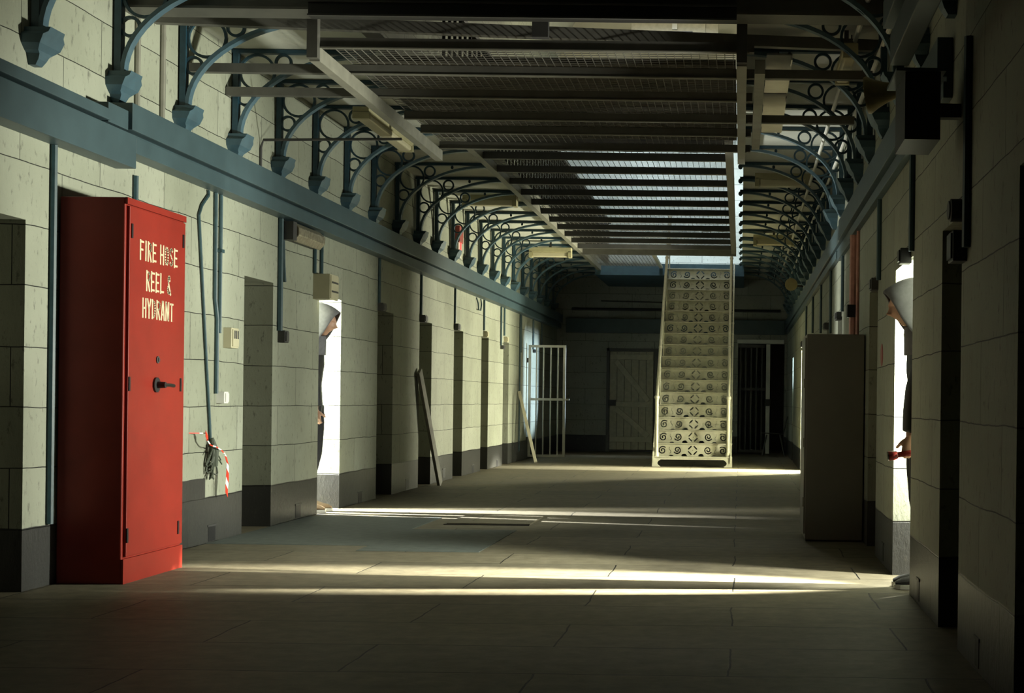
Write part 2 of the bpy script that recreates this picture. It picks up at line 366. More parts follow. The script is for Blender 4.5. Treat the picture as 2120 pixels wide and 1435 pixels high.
# ------------------------------------------------------------------ gallery brackets
def bracket(side):
    """local: wall at x = 0, the bracket reaches out along +x (side=1) or -x (side=-1); z = 0 at the corbel foot"""
    s = side; root = empty('gallery_bracket', (0, 0, 0), '', 'bracket')
    zt = .823; z0 = .19; LN = 1.05 if side > 0 else .98                                    # top bar, top of corbel (world 3.60 and 2.98)
    P = lambda x, z, y=0: Vector((s*x, y, z))
    m = MB(); m.box(*sorted((s*.012, s*.052)), -.03, .03, z0 - .01, zt); m.build('leg', M['iron'], root)
    m = MB(); m.box(*sorted((-s*.004, s*LN)), -.028, .028, zt - .028, zt); m.build('top_bar', M['iron'], root)
    pts = []
    for i in range(17):
        th = PI/2*i/16; pts.append((LN - .02 - (LN - .08)*math.cos(th), z0 + (zt - .035 - z0)*math.sin(th)))
    m = MB(); w = .03; t = .013; rings = []
    for i, (x, z) in enumerate(pts):
        a = pts[max(i-1, 0)]; b = pts[min(i+1, 16)]; d = Vector((b[0]-a[0], b[1]-a[1])).normalized(); nx, nz = -d.y, d.x
        rings.append([P(x + nx*t, z + nz*t, -w), P(x - nx*t, z - nz*t, -w), P(x - nx*t, z - nz*t, w), P(x + nx*t, z + nz*t, w)])
    m.loft(rings); m.build('arc_brace', M['arc'], root)
    for cx, cz, rr in ((.185, zt - .165, .128), (.378, zt - .092, .056), (.098, zt - .352, .056)):
        m = MB(); rings = []
        for i in range(24):
            th = 2*PI*i/24; c, d = math.cos(th), math.sin(th)
            rings.append([P(cx + c*(rr + e), cz + d*(rr + e), y) for e, y in ((-.009, -.012), (.009, -.012), (.009, .012), (-.009, .012))])
        rings.append(rings[0]); m.loft(rings, caps=False); m.build('ring', M['iron'], root)
    m = MB(); m.ball(P(LN - .005, zt - .045), .026, .026, .03, 10, 6); m.build('drop_knob', M['iron'], root, smooth=True)
    m = MB(); m.ball(P(.62, zt - .045), .016, .016, .02, 8, 6); m.build('drop_knob', M['iron'], root, smooth=True)
    # corbel: wedge face toward the room's ends, curvy face toward the room
    m = MB(); rings = []
    for z, px, hy in ((0, .04, .035), (.03, .06, .045), (.055, .07, .055), (.07, .075, .08), (.10, .10, .115), (.145, .12, .12), (.165, .13, .085), (.19, .14, .08)):
        rings.append([P(-.004, z, -hy), P(px, z, -hy), P(px, z, hy), P(-.004, z, hy)])
    m.loft(rings); m.build('corbel', M['corbel'], root)
    return root
CZ = 2.792
prL = bracket(1); prR = bracket(-1)
nl = 0
for k in range(22):
    y = 7.7 + 1.01*k
    o = prL if k == 0 else copy_tree(prL); o.location = (XL, y, CZ); nl += 1
    tag(o, 'blue scrolled iron bracket under the left gallery, %s one counting from the camera' % ORD[nl], 'bracket', 'brackets under the left gallery')
nr = 0
for k in range(24):
    y = 5.5 + 1.0*k
    o = prR if k == 0 else copy_tree(prR); o.location = (XR, y, CZ); nr += 1
    tag(o, 'blue scrolled iron bracket under the right gallery, %s one counting from the camera' % ORD[nr], 'bracket', 'brackets under the right gallery')

# ------------------------------------------------------------------ red fire hose cabinet
y0, y1, cx0, cx1 = 8.02, 8.87, XL + .012, -3.40
zc0 = on_x(262, 1205, cx1).z; ctop = at(268, 408, 8.02).z
cab = empty('fire_hose_cabinet', (cx0, y0, 0), 'tall red steel fire hose cabinet with cream stencilled lettering by the left wall', 'cabinet')
MB().box(cx0, cx1 - .018, y0, y1, 0, ctop).build('body', M['red'], cab, bevel=.006)
dz0, dz1 = .15, ctop - .045
door = MB().box(cx1 - .018, cx1, y0 + .022, y1 - .022, dz0, dz1).build('door', M['red'], cab, bevel=.004)
mb = MB(); mb.box(cx1 - .018, cx1 - .006, y0, y1, 0, dz0 - .012); mb.build('plinth', M['red'], cab)
mb = MB(); mb.box(cx1 - .018, cx1 - .004, y0, y1, dz1 + .008, ctop); mb.build('top_rail', M['red'], cab)
def door_pt(x, y): return on_x(x, y, cx1)
for x, y in ((273, 478), (379, 500), (267, 795), (373, 797), (258, 1110), (368, 1092)):
    p = door_pt(x, y); p.y = min(max(p.y, y0 + .03), y1 - .03); MB().box(cx1, cx1 + .006, p.y - .009, p.y + .009, p.z - .04, p.z + .04).build('hinge', M['black'], door)
p = door_pt(325, 797); h = MB(); h.lathe((cx1, p.y - .02, p.z), (1, 0, 0), [(0, .045), (.012, .045), (.014, .02), (.06, .018)], 12); h.build('lock_plate', M['black'], door, smooth=True)
h = MB(); h.tube([(cx1 + .05, p.y - .02, p.z), (cx1 + .06, p.y + .03, p.z), (cx1 + .062, p.y + .09, p.z - .004)], .012, 8); h.build('handle', M['chrome'], door, smooth=True)
p = door_pt(326, 745); h = MB(); h.lathe((cx1, p.y, p.z), (1, 0, 0), [(0, .022), (.006, .022), (.008, .012), (.012, .012)], 12); h.build('keyhole', M['dark'], door, smooth=True)
# stencil alphabet: each glyph is a set of bars on a 0..1 by 0..1 box, with the stencil gaps left open
def arcp(cx, cy, rx, ry, a0, a1, n=8): return [(cx + rx*math.cos(math.radians(a0 + (a1-a0)*i/n)), cy + ry*math.sin(math.radians(a0 + (a1-a0)*i/n))) for i in range(n+1)]
GL_ = {'F': [[(.12, 0), (.12, 1)], [(.34, .92), (.95, .92)], [(.34, .52), (.8, .52)]],
 'I': [[(.5, 0), (.5, 1)]],
 'R': [[(.12, 0), (.12, 1)], [(.34, .92), (.6, .92)] + arcp(.6, .72, .3, .2, 90, -90) + [(.36, .52)], [(.5, .44), (.9, 0)]],
 'E': [[(.12, 0), (.12, 1)], [(.34, .92), (.95, .92)], [(.34, .5), (.8, .5)], [(.34, .08), (.95, .08)]],
 'H': [[(.12, 0), (.12, 1)], [(.88, 0), (.88, 1)], [(.3, .5), (.7, .5)]],
 'O': [arcp(.42, .5, .3, .44, 100, 260), arcp(.58, .5, .3, .44, 80, -80)],
 'S': [arcp(.5, .73, .34, .2, 20, 200) + [(.5, .53)], [(.52, .48)] + arcp(.5, .27, .34, .2, 30, -160)],
 'L': [[(.12, 0), (.12, 1)], [(.34, .08), (.95, .08)]],
 '&': [arcp(.45, .78, .22, .16, -30, 250), [(.3, .6), (.95, 0)], arcp(.42, .26, .32, .2, 130, 330)],
 'Y': [[(.08, 1), (.42, .52)], [(.92, 1), (.58, .52)], [(.5, .45), (.5, 0)]],
 'D': [[(.12, 0), (.12, 1)], [(.34, .92), (.45, .92)] + arcp(.45, .5, .4, .42, 80, -80) + [(.34, .08)]],
 'A': [[(.08, 0), (.42, 1)], [(.92, 0), (.58, 1)], [(.36, .3), (.64, .3)]],
 'N': [[(.12, 0), (.12, 1)], [(.88, 0), (.88, 1)], [(.24, .95), (.76, .05)]],
 'T': [[(.5, 0), (.5, .84)], [(.05, .92), (.4, .92)], [(.6, .92), (.95, .92)]]}
mb = MB()
def write(text, px0, px1, ytop, ybot):
    """cream letters on the cabinet door between two image columns; heights follow from the left one"""
    p0 = door_pt(px0, ytop); q0 = door_pt(px0, ybot); p1 = door_pt(px1, ytop)
    ya, yb, zb, hh = p0.y, p1.y, q0.z, p0.z - q0.z; hh = abs(hh)
    units = sum(.45 if ch == ' ' else (.42 if ch == 'I' else 1.0) for ch in text) + .28*(len(text) - 1)
    uw = (yb - ya)/units; x = ya; st = .0145
    for ch in text:
        w = uw*(.45 if ch == ' ' else (.42 if ch == 'I' else 1.0))
        for poly in GL_.get(ch, []):
            for (a, b), (c, d) in zip(poly[:-1], poly[1:]):
                P_ = Vector((0, x + w*a, zb + hh*b)); Q_ = Vector((0, x + w*c, zb + hh*d)); dd = (Q_ - P_)
                if dd.length < 1e-5: continue
                sd = Vector((0, -dd.z, dd.y)).normalized()*st/2*(1.2 if abs(dd.z) > abs(dd.y) else .8); e = dd.normalized()*.003
                mb.prism([Vector((cx1 - .0005, v.y, v.z)) for v in (P_ - e + sd, P_ - e - sd, Q_ + e - sd, Q_ + e + sd)], (.0016, 0, 0))
        x += w + uw*.28
write('FIRE HOSE', 290, 368, 496, 537); write('REEL &', 303, 354, 560, 602); write('HYDRANT', 295, 359, 617, 657)
mb.build('stencil_lettering', M['cream'], door)
# ------------------------------------------------------------------ grey locker on the right
lx0, lx1, ly0, ly1, lz = .487, .935, 10.98, 11.62, 1.575
lk = empty('steel_locker', (lx0, ly0, 0), 'tall olive-grey steel locker standing against the right wall', 'locker')
MB().box(lx0 + .012, lx1, ly0, ly1, .012, lz).build('body', M['locker'], lk, bevel=.005)
MB().box(lx0, lx0 + .012, ly0 + .01, ly1 - .01, .06, lz - .03).build('door', M['locker'], lk)
for z in (.3, .75, 1.2): MB().box(lx0 - .008, lx0 + .006, ly0 + .005, ly0 + .03, z - .035, z + .035).build('hinge', M['palegrey'], lk)
mb = MB(); mb.box(lx0 + .02, lx1 - .01, ly0 + .02, ly1 - .02, 0, .014); mb.build('base', M['black'], lk)

# ------------------------------------------------------------------ conduits, boxes and small things on the walls
def conduit(name, pts, r, m, label, cat='conduit', group=None, clips=()):
    mb = MB(); mb.tube(pts, r, 8); base = min(pts, key=lambda p: p[2])
    root = empty(name, base, label, cat, group); mb.build('pipe', m, root, smooth=True)
    for cz in clips: MB().box(min(base[0], base[0]) - .02, base[0] + .02, base[1] - .03, base[1] + .03, cz - .012, cz + .012).build('clip', m, root)
    return root
def wall_box(name, X, side, x, y, w, h, d, m, label, cat='box', group=None, lid=None):
    """box on a side wall, centred on image point (x, y)"""
    c = on_x(x, y, X); root = empty(name, (X, c.y, c.z - h/2), label, cat, group)
    xa, xb = sorted((X - side*.004, X + side*d)); MB().box(xa, xb, c.y - w/2, c.y + w/2, c.z - h/2, c.z + h/2).build('housing', m, root, bevel=.004)
    xa, xb = sorted((X + side*d, X + side*(d + .008))); MB().box(xa, xb, c.y - w/2 + .012, c.y + w/2 - .012, c.z - h/2 + .012, c.z + h/2 - .012).build('cover', lid or m, root)
    return root, c
ZD = 2.46                                            # conduits vanish behind the duct here
def drop_l(x, ybox, label, r=.017, zt=2.506, grp='conduits dropping from the left duct', m=None):
    c = on_x(x, ybox, XL + .012); return conduit('conduit', [(XL + .012, c.y, zt), (XL + .012, c.y, c.z)], r, m or M['pipe'], label, 'conduit', grp), c
drop_l(102, 1085, 'dark teal conduit on left wall running down behind the near side of the red cabinet', .022, 2.413)
drop_l(280, 420, 'teal conduit on left wall disappearing behind the top of the red cabinet', .02, 2.413)
c1 = on_x(455, 690, XL + .015); conduit('conduit', [(XL+.013, c1.y, 2.506), (XL+.013, c1.y, c1.z)], .015, M['pipe'], 'teal conduit on left wall ending in the slotted cream box', 'conduit', 'conduits dropping from the left duct', (2.1,))
c2 = on_x(448, 815, XL + .015); conduit('conduit', [(XL+.013, c2.y - .055, 2.506), (XL+.013, c2.y - .045, 1.75), (XL+.013, c2.y, 1.6), (XL+.013, c2.y, c2.z)], .017, M['pipe'], 'teal conduit on left wall ending in the small cream socket box', 'conduit', 'conduits dropping from the left duct')
a_ = [on_x(x, y, XL + .0135) for x, y in ((432, 394), (432, 404), (418, 425), (412, 445), (420, 600), (428, 760), (434, 870), (436, 925))]
conduit('hose', [tuple(p) for p in a_], .011, M['pipe'], 'loose dark cable hanging down the left wall to the tangle of wire', 'cable')
rt, c = wall_box('socket_box', XL, 1, 470, 700, .15, .15, .06, M['beige'], 'cream wall box with slotted cover on left wall beyond the red cabinet')
for i in range(3): MB().box(XL + .068, XL + .071, c.y - .04 + i*.035, c.y - .022 + i*.035, c.z - .005, c.z + .055).build('slot', M['dark'], rt)
wall_box('socket_box', XL, 1, 452, 823, .085, .085, .06, M['white'], 'small cream socket box on left wall above the striped tape')
wall_box('switch_box', XL, 1, 579, 697, .10, .10, .06, M['dark'], 'dark teal box at the foot of the thick conduit left of the hooded person')
drop_l(578, 685, 'thick teal conduit running down the left wall beside the lamp fitting', .028)
# emergency light fitting under the left duct
c = on_x(630, 474, XL + .06); c.z = min(c.z, 2.40); lf = empty('bulkhead_light', (XL, c.y, c.z - .08), 'bulkhead light fitting with clear ribbed cover under the left duct', 'light fitting')
MB().box(XL - .004, XL + .035, c.y - .46, c.y + .40, c.z - .05, min(c.z + .09, 2.50)).build('back_plate', M['dark'], lf)
mb = MB(); mb.loft([[Vector((XL + .035 + dx, c.y + y, c.z + .02 + dz)) for dx, dz in ((0, -.065), (.05, -.085), (.095, -.03), (.095, .03), (.05, .075), (0, .065))] for y in (-.36, .38)]); mb.build('diffuser', M['bulk'], lf, bevel=.008)
mb = MB(); mb.box(XL - .002, XL + .11, c.y - .46, c.y - .365, c.z - .06, min(c.z + .09, 2.50)); mb.build('end_cap', M['dark'], lf)
rt, c = wall_box('control_box', XL, 1, 657, 595, .26, .225, .15, M['beige'], 'large cream control box above the doorway of the left hooded person')
for z in (-.04, .04): MB().box(XL + .158, XL + .161, c.y - .1, c.y + .1, c.z + z - .008, c.z + z + .008).build('label_strip', M['dark'], rt)
for x, yb, nm in ((655, 571, 'near'), (669, 571, 'far')):
    cc = on_x(x, yb, XL + .03); zt = 2.506 if nm == 'far' else 2.36
    conduit('conduit', [(XL + .015, cc.y, zt), (XL + .015, cc.y, c.z + .115)], .017, M['pipe'], 'teal conduit entering the top of the cream control box, %s one of the pair' % nm, 'conduit', 'conduits dropping from the left duct')
cc = on_x(592, 500, XL + .03); conduit('conduit', [(XL+.01, cc.y, 2.36), (XL+.01, cc.y + .02, 2.14), (XL+.01, cc.y + .05, 2.0)], .013, M['pipe'], 'short flexible dark conduit hanging from the bulkhead light fitting', 'conduit')
for n_, (x, y, w) in enumerate(((785, 636, .13), (872, 660, .13), (942, 677, .13), (1002, 692, .12), (1044, 703, .11))):
    drop_l(x, y - 8, 'teal conduit above the %s doorway beyond the left hooded person' % ORD[n_+1])
    wall_box('junction_box', XL, 1, x, y, w, .085, .06, M['dark'] if n_ < 3 else M['beige'], '%s junction box over the %s left doorway beyond the left hooded person' % ('dark' if n_ < 3 else 'cream', ORD[n_+1]), 'box', 'junction boxes over the left doorways')
drop_l(1037, 715, 'teal conduit ending in a small box just before the fifth doorway on the left'); wall_box('junction_box', XL, 1, 1037, 719, .12, .06, .05, M['dark'], 'small dark box ending a conduit just before the fifth doorway from the left hooded person')
drop_l(1074, 935, 'tall teal conduit reaching almost to the floor beside the white leaning pole', .016); drop_l(1078.5, 730, 'shorter teal conduit beside the tall one near the white leaning pole', .016)
drop_l(1103.5, 723, 'teal conduit on the bright wall patch behind the barred gate', .022); wall_box('junction_box', XL, 1, 1104, 727, .16, .06, .05, M['dark'], 'dark box on the bright wall patch behind the top of the barred gate')
drop_l(1121, 720, 'teal conduit beyond the bright wall patch behind the barred gate', .018)
mb = MB(); c = on_x(990, 612, XL + .02); mb.tube([(XL+.005, c.y - .05, 2.50), (XL+.03, c.y - .05, 2.42), (XL+.03, c.y, 2.33), (XL+.03, c.y + .16, 2.33), (XL+.03, c.y + .22, 2.42), (XL+.02, c.y + .22, 2.50)], .010, 8)
tag(mb.build('cable_loop', M['pipe'], smooth=True), 'slack loop of dark cable hanging below the left duct', 'cable')
c = on_x(336, 200, XL + .012); conduit('trunking', [(XL + .012, c.y, GZ + .002), (XL + .012, c.y, 2.795)], .02, M['palegrey'], 'pale upright trunking on the upper left wall beside the third bracket', 'conduit')
c = on_x(285, 100, XL + .012); conduit('trunking', [(XL + .012, c.y, GZ + .002), (XL + .012, c.y, 2.795)], .02, M['palegrey'], 'pale upright trunking on the upper left wall just beyond the second bracket', 'conduit')
p = at(568, 290, 11.35); q = at(832, 288, 11.35); conduit('conduit', [(XL + .01, 11.35, 2.80), (XL + .01, 11.35, p.z - .06), (XL + .03, 11.35, p.z), (q.x, 11.35, q.z)], .011, M['dark'], 'thin dark pipe crossing level from the left wall towards the lengthways strip light', 'pipe')
conduit('conduit', [(XL + .3, YE - .025, 2.93), (EO[1] - .1, YE - .025, 2.93)], .028, M['black'], 'dark level pipe along the end wall above the blue band', 'pipe')
conduit('conduit', [(XL + .9, YE - .012, 3.10), (-1.6, YE - .012, 3.08)], .014, M['dark'], 'thin level pipe high on the end wall left of the staircase', 'pipe')
# danger tape and wire tangle
tp = [on_x(x, y, XL + .09) for x, y in ((418, 897), (428, 897), (428, 910), (436, 922), (447, 925), (458, 932), (466, 941), (471, 960), (471, 985), (469, 1008), (469, 1025))]
tr = empty('barrier_tape', tuple(tp[-1]), 'strip of red and white striped barrier tape hanging on the left wall', 'tape'); mb = MB()
tp[0].x = XL - .004
pts = []
for a, b in zip(tp[:-1], tp[1:]): pts += [a.lerp(b, t/5) for t in range(5)]
pts.append(tp[-1]); acc = 0
for i, (a, b) in enumerate(zip(pts[:-1], pts[1:])):
    d = (b - a).normalized(); sd = Vector((0, -d.z, d.y))*.024; lean = Vector((0, 0, .02)); mb.cur = 0 if (acc % .115) < .062 else 1; acc += (b - a).length
    mb.prism([a + sd - lean, a - sd + lean, b - sd + lean, b + sd - lean], (.002, 0, 0))
mb.build('tape_strip', [M['tapered'], M['tapewhite']], tr)
mb = MB(); c = on_x(441, 948, XL + .04)
for i in range(9):
    th = random.uniform(-.5, .5); p = []
    L_ = random.uniform(.14, .27); wv = random.uniform(.03, .07)
    for k in range(9):
        t = k/8*PI; p.append(c + Vector((.02*math.sin(t*2 + i), wv*math.sin(t)*(1 if i % 2 else -1) + th*.1, .1 - L_*math.sin(t/2*1.6))))
    mb.tube(p, .006, 6)
mb.tube([c + Vector((0, -.02, .14)), c + Vector((.01, 0, .05)), c + Vector((.01, .01, -.06))], .026, 8, radii=[.014, .032, .022])
for q in ((-.11, .03), (-.09, -.14), (.1, -.02), (.12, -.05)): mb.tube([c, c + Vector((.02, q[0]*.6, q[1] + .03)), c + Vector((.02, q[0], q[1]))], .005, 6)
tag(mb.build('wire_tangle', M['rock'], smooth=True), 'dark tangle of wire hanging on the left wall beside the striped tape', 'wire')
# drain slots at the foot of the walls: black plates paint their inner shade
for n_, (x, y) in enumerate(((438, 1104), (617, 1058), (745, 1030), (843, 1003), (919, 980), (979, 971), (1029, 960))):
    c = on_x(x, y, XL); rt = empty('wall_vent', (XL, c.y, c.z - .05), 'dark slot vent at the foot of left wall, %s one beyond the red cabinet' % ORD[n_+1], 'vent', 'slot vents along the left wall')
    MB().box(XL - .006, XL + .0025, c.y - .07, c.y + .07, c.z - .055, c.z + .055).build('black_plate', M['black'], rt)
    MB().box(XL - .004, XL + .006, c.y - .085, c.y + .085, c.z + .05, c.z + .064).build('rim', M['dark'], rt)
for n_, (x, y) in enumerate(((1828, 1143), (1901, 1222), (2023, 1352))):
    c = on_x(x, y, XR); rt = empty('wall_vent', (XR, c.y, c.z - .05), ('dark slot vent at the foot of the right wall, ' + ('just beyond the lit doorway', 'just before the lit doorway', 'the one nearest the camera')[n_]), 'vent')
    MB().box(XR - .0025, XR + .006, c.y - .045, c.y + .045, c.z - .055, c.z + .055).build('black_plate', M['black'], rt)
    MB().box(XR - .006, XR + .004, c.y - .06, c.y + .06, c.z + .05, c.z + .064).build('rim', M['dark'], rt)
# right wall
def drop_r(x, yb, label, r=.015, zt=2.44, m=None, xo=.012):
    c = on_x(x, yb, XR - xo); conduit('conduit', [(XR - xo, c.y, zt), (XR - xo, c.y, c.z)], r, m or M['pipe'], label, 'conduit', 'conduits dropping from the right duct'); return c
drop_r(1888, 520, 'dark conduit down to the box above the right hooded person', .02); wall_box('junction_box', XR, -1, 1884, 531, .11, .085, .06, M['black'], 'black box over the bright doorway of the right hooded person', 'box')
drop_r(1820, 580, 'dark conduit down to the box between the locker and the right hooded person', .02); wall_box('junction_box', XR, -1, 1817, 589, .12, .085, .05, M['dark'], 'dark box on top of the plain doorway jamb beside the locker', 'box')
drop_r(2002, 512, 'thick black conduit down the dark right wall nearest the camera', .022, 2.58); wall_box('junction_box', XR, -1, 1997, 512, .14, .13, .06, M['black'], 'black box over the dark doorway nearest the camera on the right wall', 'box')
c = on_x(1990, 436, XR); mb = MB(); mb.lathe((XR + .003, c.y, c.z), (-1, 0, 0), [(0, .05), (.05, .05), (.055, .04), (.06, .04)], 16); tag(mb.build('round_junction', M['black'], smooth=True), 'round black conduit fitting on the dark right wall nearest the camera', 'fitting')
for n_, (x, yb) in enumerate(((1744, 645), (1719, 690), (1699, 690), (1682.5, 690), (1669, 708))):
    drop_r(x, yb, 'teal conduit on right wall beyond the locker, %s of five counting away from it' % ORD[n_+1], .017)
wall_box('junction_box', XR, -1, 1741, 655, .2, .075, .05, M['dark'], 'dark box at the foot of the first conduit beyond the locker on right wall'); wall_box('junction_box', XR, -1, 1715, 676, .2, .075, .05, M['dark'], 'dark box at the foot of the second conduit beyond the locker on right wall')
wall_box('junction_box', XR, -1, 1665.5, 713, .25, .09, .05, M['dark'], 'small dark box above the bright far doorway on the right wall')
c = on_x(1770, 600, XR - .04); c.y = 11.78; conduit('red_pipe', [(XR - .036, c.y, 2.42), (XR - .036, c.y, 1.2)], .035, M['copper'], 'thick reddish water pipe down the right wall behind the locker', 'pipe')
MB().box(XR - .09, XR + .004, c.y - .07, c.y + .07, H + .70, H + .80).build('pipe_collar', M['black'], bpy.data.objects['red_pipe'])
c2 = on_x(1789, 600, XR - .015); c2.y = 11.66; conduit('pipe', [(XR - .012, c2.y, 2.44), (XR - .012, c2.y, 1.2)], .014, M['copper'], 'thin pale pipe on right wall between the red pipe and the locker', 'pipe')
c = on_x(1826, 735, XR); mb = MB(); mb.lathe((XR + .003, c.y, c.z), (-1, 0, 0), [(0, .075), (.006, .075), (.007, .06), (.008, .06)], 24); tag(mb.build('wall_disc', M['plaque'], smooth=True), 'round dull red disc sign on the right wall between locker and doorway', 'sign')
# pale pipes under the right gallery
for X, Z, y0_, lab in ((.905, 3.40, 6.0, 'pale pipe running under the right gallery close to the wall'), (.745, 3.50, 8.6, 'pale pipe running under the right gallery away from the wall')):
    mb = MB(); mb.tube([(X, y0_, Z), (X, 28.5, Z)], .017, 8); rt = empty('ceiling_pipe', (X, y0_, Z), lab, 'pipe'); mb.build('pipe', M['white'], rt, smooth=True)
    for k in range(6): MB().box(X - .004, X + .004, y0_ + 1.5 + 3.6*k, y0_ + 1.52 + 3.6*k, Z, GZ + .004).build('hanger', M['dark'], rt)

# horn loudspeakers
def horn(c, d, r, label):
    c, d = Vector(c), Vector(d).normalized(); rt = empty('horn_speaker', tuple(c), label, 'loudspeaker')
    mb = MB(); L_ = r*2.2
    prof = [(0, r), (.012, r*1.02), (L_*.25, r*.78), (L_*.5, r*.55), (L_*.75, r*.42), (L_, r*.38)]
    mb.lathe(c, -d, prof + [(L_, r*.3), (L_*.75, r*.33), (L_*.5, r*.46), (L_*.25, r*.7), (.01, r*.93)], 24); mb.build('horn_bell', M['horn'], rt, smooth=True)
    mb = MB(); mb.lathe(c - d*(L_*.28), -d, [(0, .01), (0.0, r*.2), (r*.5, r*.26)], 12); mb.build('phase_plug', M['white'], rt, smooth=True)
    mb = MB(); mb.lathe(c - d*L_, -d, [(0, r*.5), (r*.15, r*.58), (r*.75, r*.58), (r*.9, r*.4)], 16); mb.build('driver', M['dark'], rt, smooth=True)
    return rt
p = at(1794, 198, 6.98); horn(p, (-.9, .22, -.12), .088, 'large ochre horn loudspeaker on the right duct near the camera')
q = p + Vector((.2, -.05, .03)); MB().bar(q, (.85, q.y + .05, q.z + .02), .03, .03).build('mount_arm', M['dark'], bpy.data.objects['horn_speaker'])
p = at(1638, 589, 22.0); rt = horn(p, (-.1, -1, -.05), .095, 'ochre horn loudspeaker facing down the corridor at the far right')
MB().bar(p + Vector((.02, .3, 0)), (XR + .003, p.y + .3, p.z), .03, .03).build('mount_arm', M['dark'], rt)
# alarm with red beacon on the left wall among the brackets
c = on_x(951, 500, XL + .04); rt = empty('alarm_siren', (XL, c.y, c.z - .12), 'white alarm siren with glowing red beacon between brackets on left wall', 'alarm')
MB().box(XL - .004, XL + .07, c.y - .13, c.y + .13, c.z - .02, c.z + .2).build('housing', M['plaque'], rt, bevel=.01)
mb = MB(); mb.box(XL - .004, XL + .05, c.y - .1, c.y + .1, c.z - .22, c.z - .02); mb.build('sounder', M['white'], rt)
mb = MB(); mb.box(XL + .05, XL + .065, c.y - .01, c.y + .03, c.z - .15, c.z - .02); mb.build('beacon_lens', M['redlamp'], rt)
# fluorescent fittings
def batten(c, along, L_, label, w=.14, h=.10, lens_z=-1):
    c = Vector(c); rt = empty('strip_light', tuple(c - Vector((0, 0, h))), label, 'light fitting', 'strip lights under the galleries')
    d = Vector((1, 0, 0)) if along == 'x' else Vector((0, 1, 0))
    MB().bar(c - d*L_/2, c + d*L_/2, w, h*.5).build('housing', M['housing'], rt, bevel=.006)
    lo = c - Vector((0, 0, h*.45)); MB().bar(lo - d*(L_/2 - .05), lo + d*(L_/2 - .05), w*.85, h*.5).build('diffuser', M['tube'], rt, bevel=.015)
    for s_ in (-1, 1):
        e = lo + d*s_*(L_/2 - .025); MB().bar(e - d*.025, e + d*.025, w, h*.6).build('end_cap', M['housing'], rt)
    MB().bar(c + Vector((0, 0, h*.25)), (c.x, c.y, GZ + .003), .03, .03).build('hanger', M['dark'], rt)
    return rt
p = at(797, 272, 12.9); batten((p.x, p.y, p.z + .03), 'y', 1.65, 'strip light running lengthways under the left gallery by the mesh platform')
for x, y, D, lab in ((1015, 413, 18.3, 'yellowed strip light set crosswise under the left gallery, nearer one'), (1140, 522, 23.35, 'yellowed strip light set crosswise under the left gallery, farther one'),
                     (1620, 372, 16.3, 'yellowed strip light set crosswise under the right gallery, nearer of the two'), (1602, 497, 21.9, 'yellowed strip light set crosswise under the right gallery, farther of the two')):
    p = at(x, y, D); batten((p.x, p.y, p.z + .03), 'x', .68 if x < 1600 else .62, lab, w=.16, h=.16)
p = at(1752, 112, 9.99); batten((p.x, p.y, p.z - .05), 'y', .84, 'strip light running lengthways under the right gallery behind the near horn loudspeaker', w=.1)

# ------------------------------------------------------------------ mesh platform near the camera, bearers and far safety mesh
PZ = H + 2.11
pf = empty('mesh_platform', (-2.7, 9.1, PZ), 'suspended steel platform with wire mesh floor above the middle of the corridor', 'platform')
def rail(X, ya, yb, m, nm='side_rail', w=.065, h=.09, par=pf, z=PZ): return MB().box(X - w/2, X + w/2, ya, yb, z, z + h).build(nm, m, par)
rail(-2.70, 9.1, 12.85, M['palegrey']); rail(-.018, 9.1, 12.85, M['palegrey']); rail(.10, 9.3, 12.1, M['palegrey'])
for i, D in enumerate((9.13, 9.86, 10.61, 11.42, 12.0, 12.75)):
    MB().box(-2.67 if i not in (1, 2) else XL + .006, .06 if i != 1 and i != 3 else .87, D - .03, D + .03, PZ + .09, PZ + .15).build('joist', M['grey'], pf)
    MB().box(-2.67, .03, D - .04, D - .032, PZ + .082, PZ + .09).build('flange', M['palegrey'], pf)
def wires(x0, x1, ya, yb, z, sp, r=.0022):
    mb = MB()
    k = int((x1 - x0)/sp)
    for i in range(k + 1): X = x0 + i*sp; mb.box(X - r, X + r, ya, yb, z - r, z + r)
    k = int((yb - ya)/sp)
    for i in range(k + 1): Y = ya + i*sp; mb.box(x0, x1, Y - r, Y + r, z + r, z + 3*r)
    return mb
wires(-2.66, -.06, 9.15, 12.8, PZ + .155, .055).build('wire_mesh', M['wire'], pf)
MB().box(-2.66, -.06, 9.95, 12.8, PZ + .20, PZ + .24).build('shade_board', M['shade'], pf)  # opaque sheet added to imitate the dark void above the mesh
for X, m in ((-2.70, M['grey']), (-.018, M['dark'])): MB().box(X - .033, X + .033, 9.04, 9.1, PZ + .01, 4.25).build('hanger_post', m, pf)
MB().box(-1.32, -1.22, 8.98, 9.04, PZ + .14, PZ + .32).build('junction', M['dark'], pf)
b1 = MB(); b1.box(XL - .004, XR + .004, 8.80, 8.94, 3.40, 3.60); b1.box(XL - .004, XR + .004, 8.76, 8.98, 3.395, 3.41)
tag(b1.build('steel_bearer', M['grey']), 'deep grey steel beam crossing the corridor at the top of the view', 'beam')
b2 = MB(); b2.bar((XL - .004, 9.30, 3.475), (XR + .004, 9.83, 3.475), .06, .075); tag(b2.build('steel_bearer', M['grey']), 'thin steel bar crossing wall to wall just beyond the deep grey beam', 'beam')
r = empty('cable_tray', (-2.6, 8.6, 3.32), 'black cable tray fixed along the deep beam between the platform posts', 'tray')
MB().box(-2.6, -.05, 8.62, 8.70, 3.32, 3.62).build('tray_side', M['black'], r)
mb = MB(); mb.box(-2.6, -.05, 8.60, 8.62, 3.318, 3.328); mb.box(-2.6, -.05, 8.60, 8.62, 3.40, 3.41); mb.build('lip', M['dark'], r)
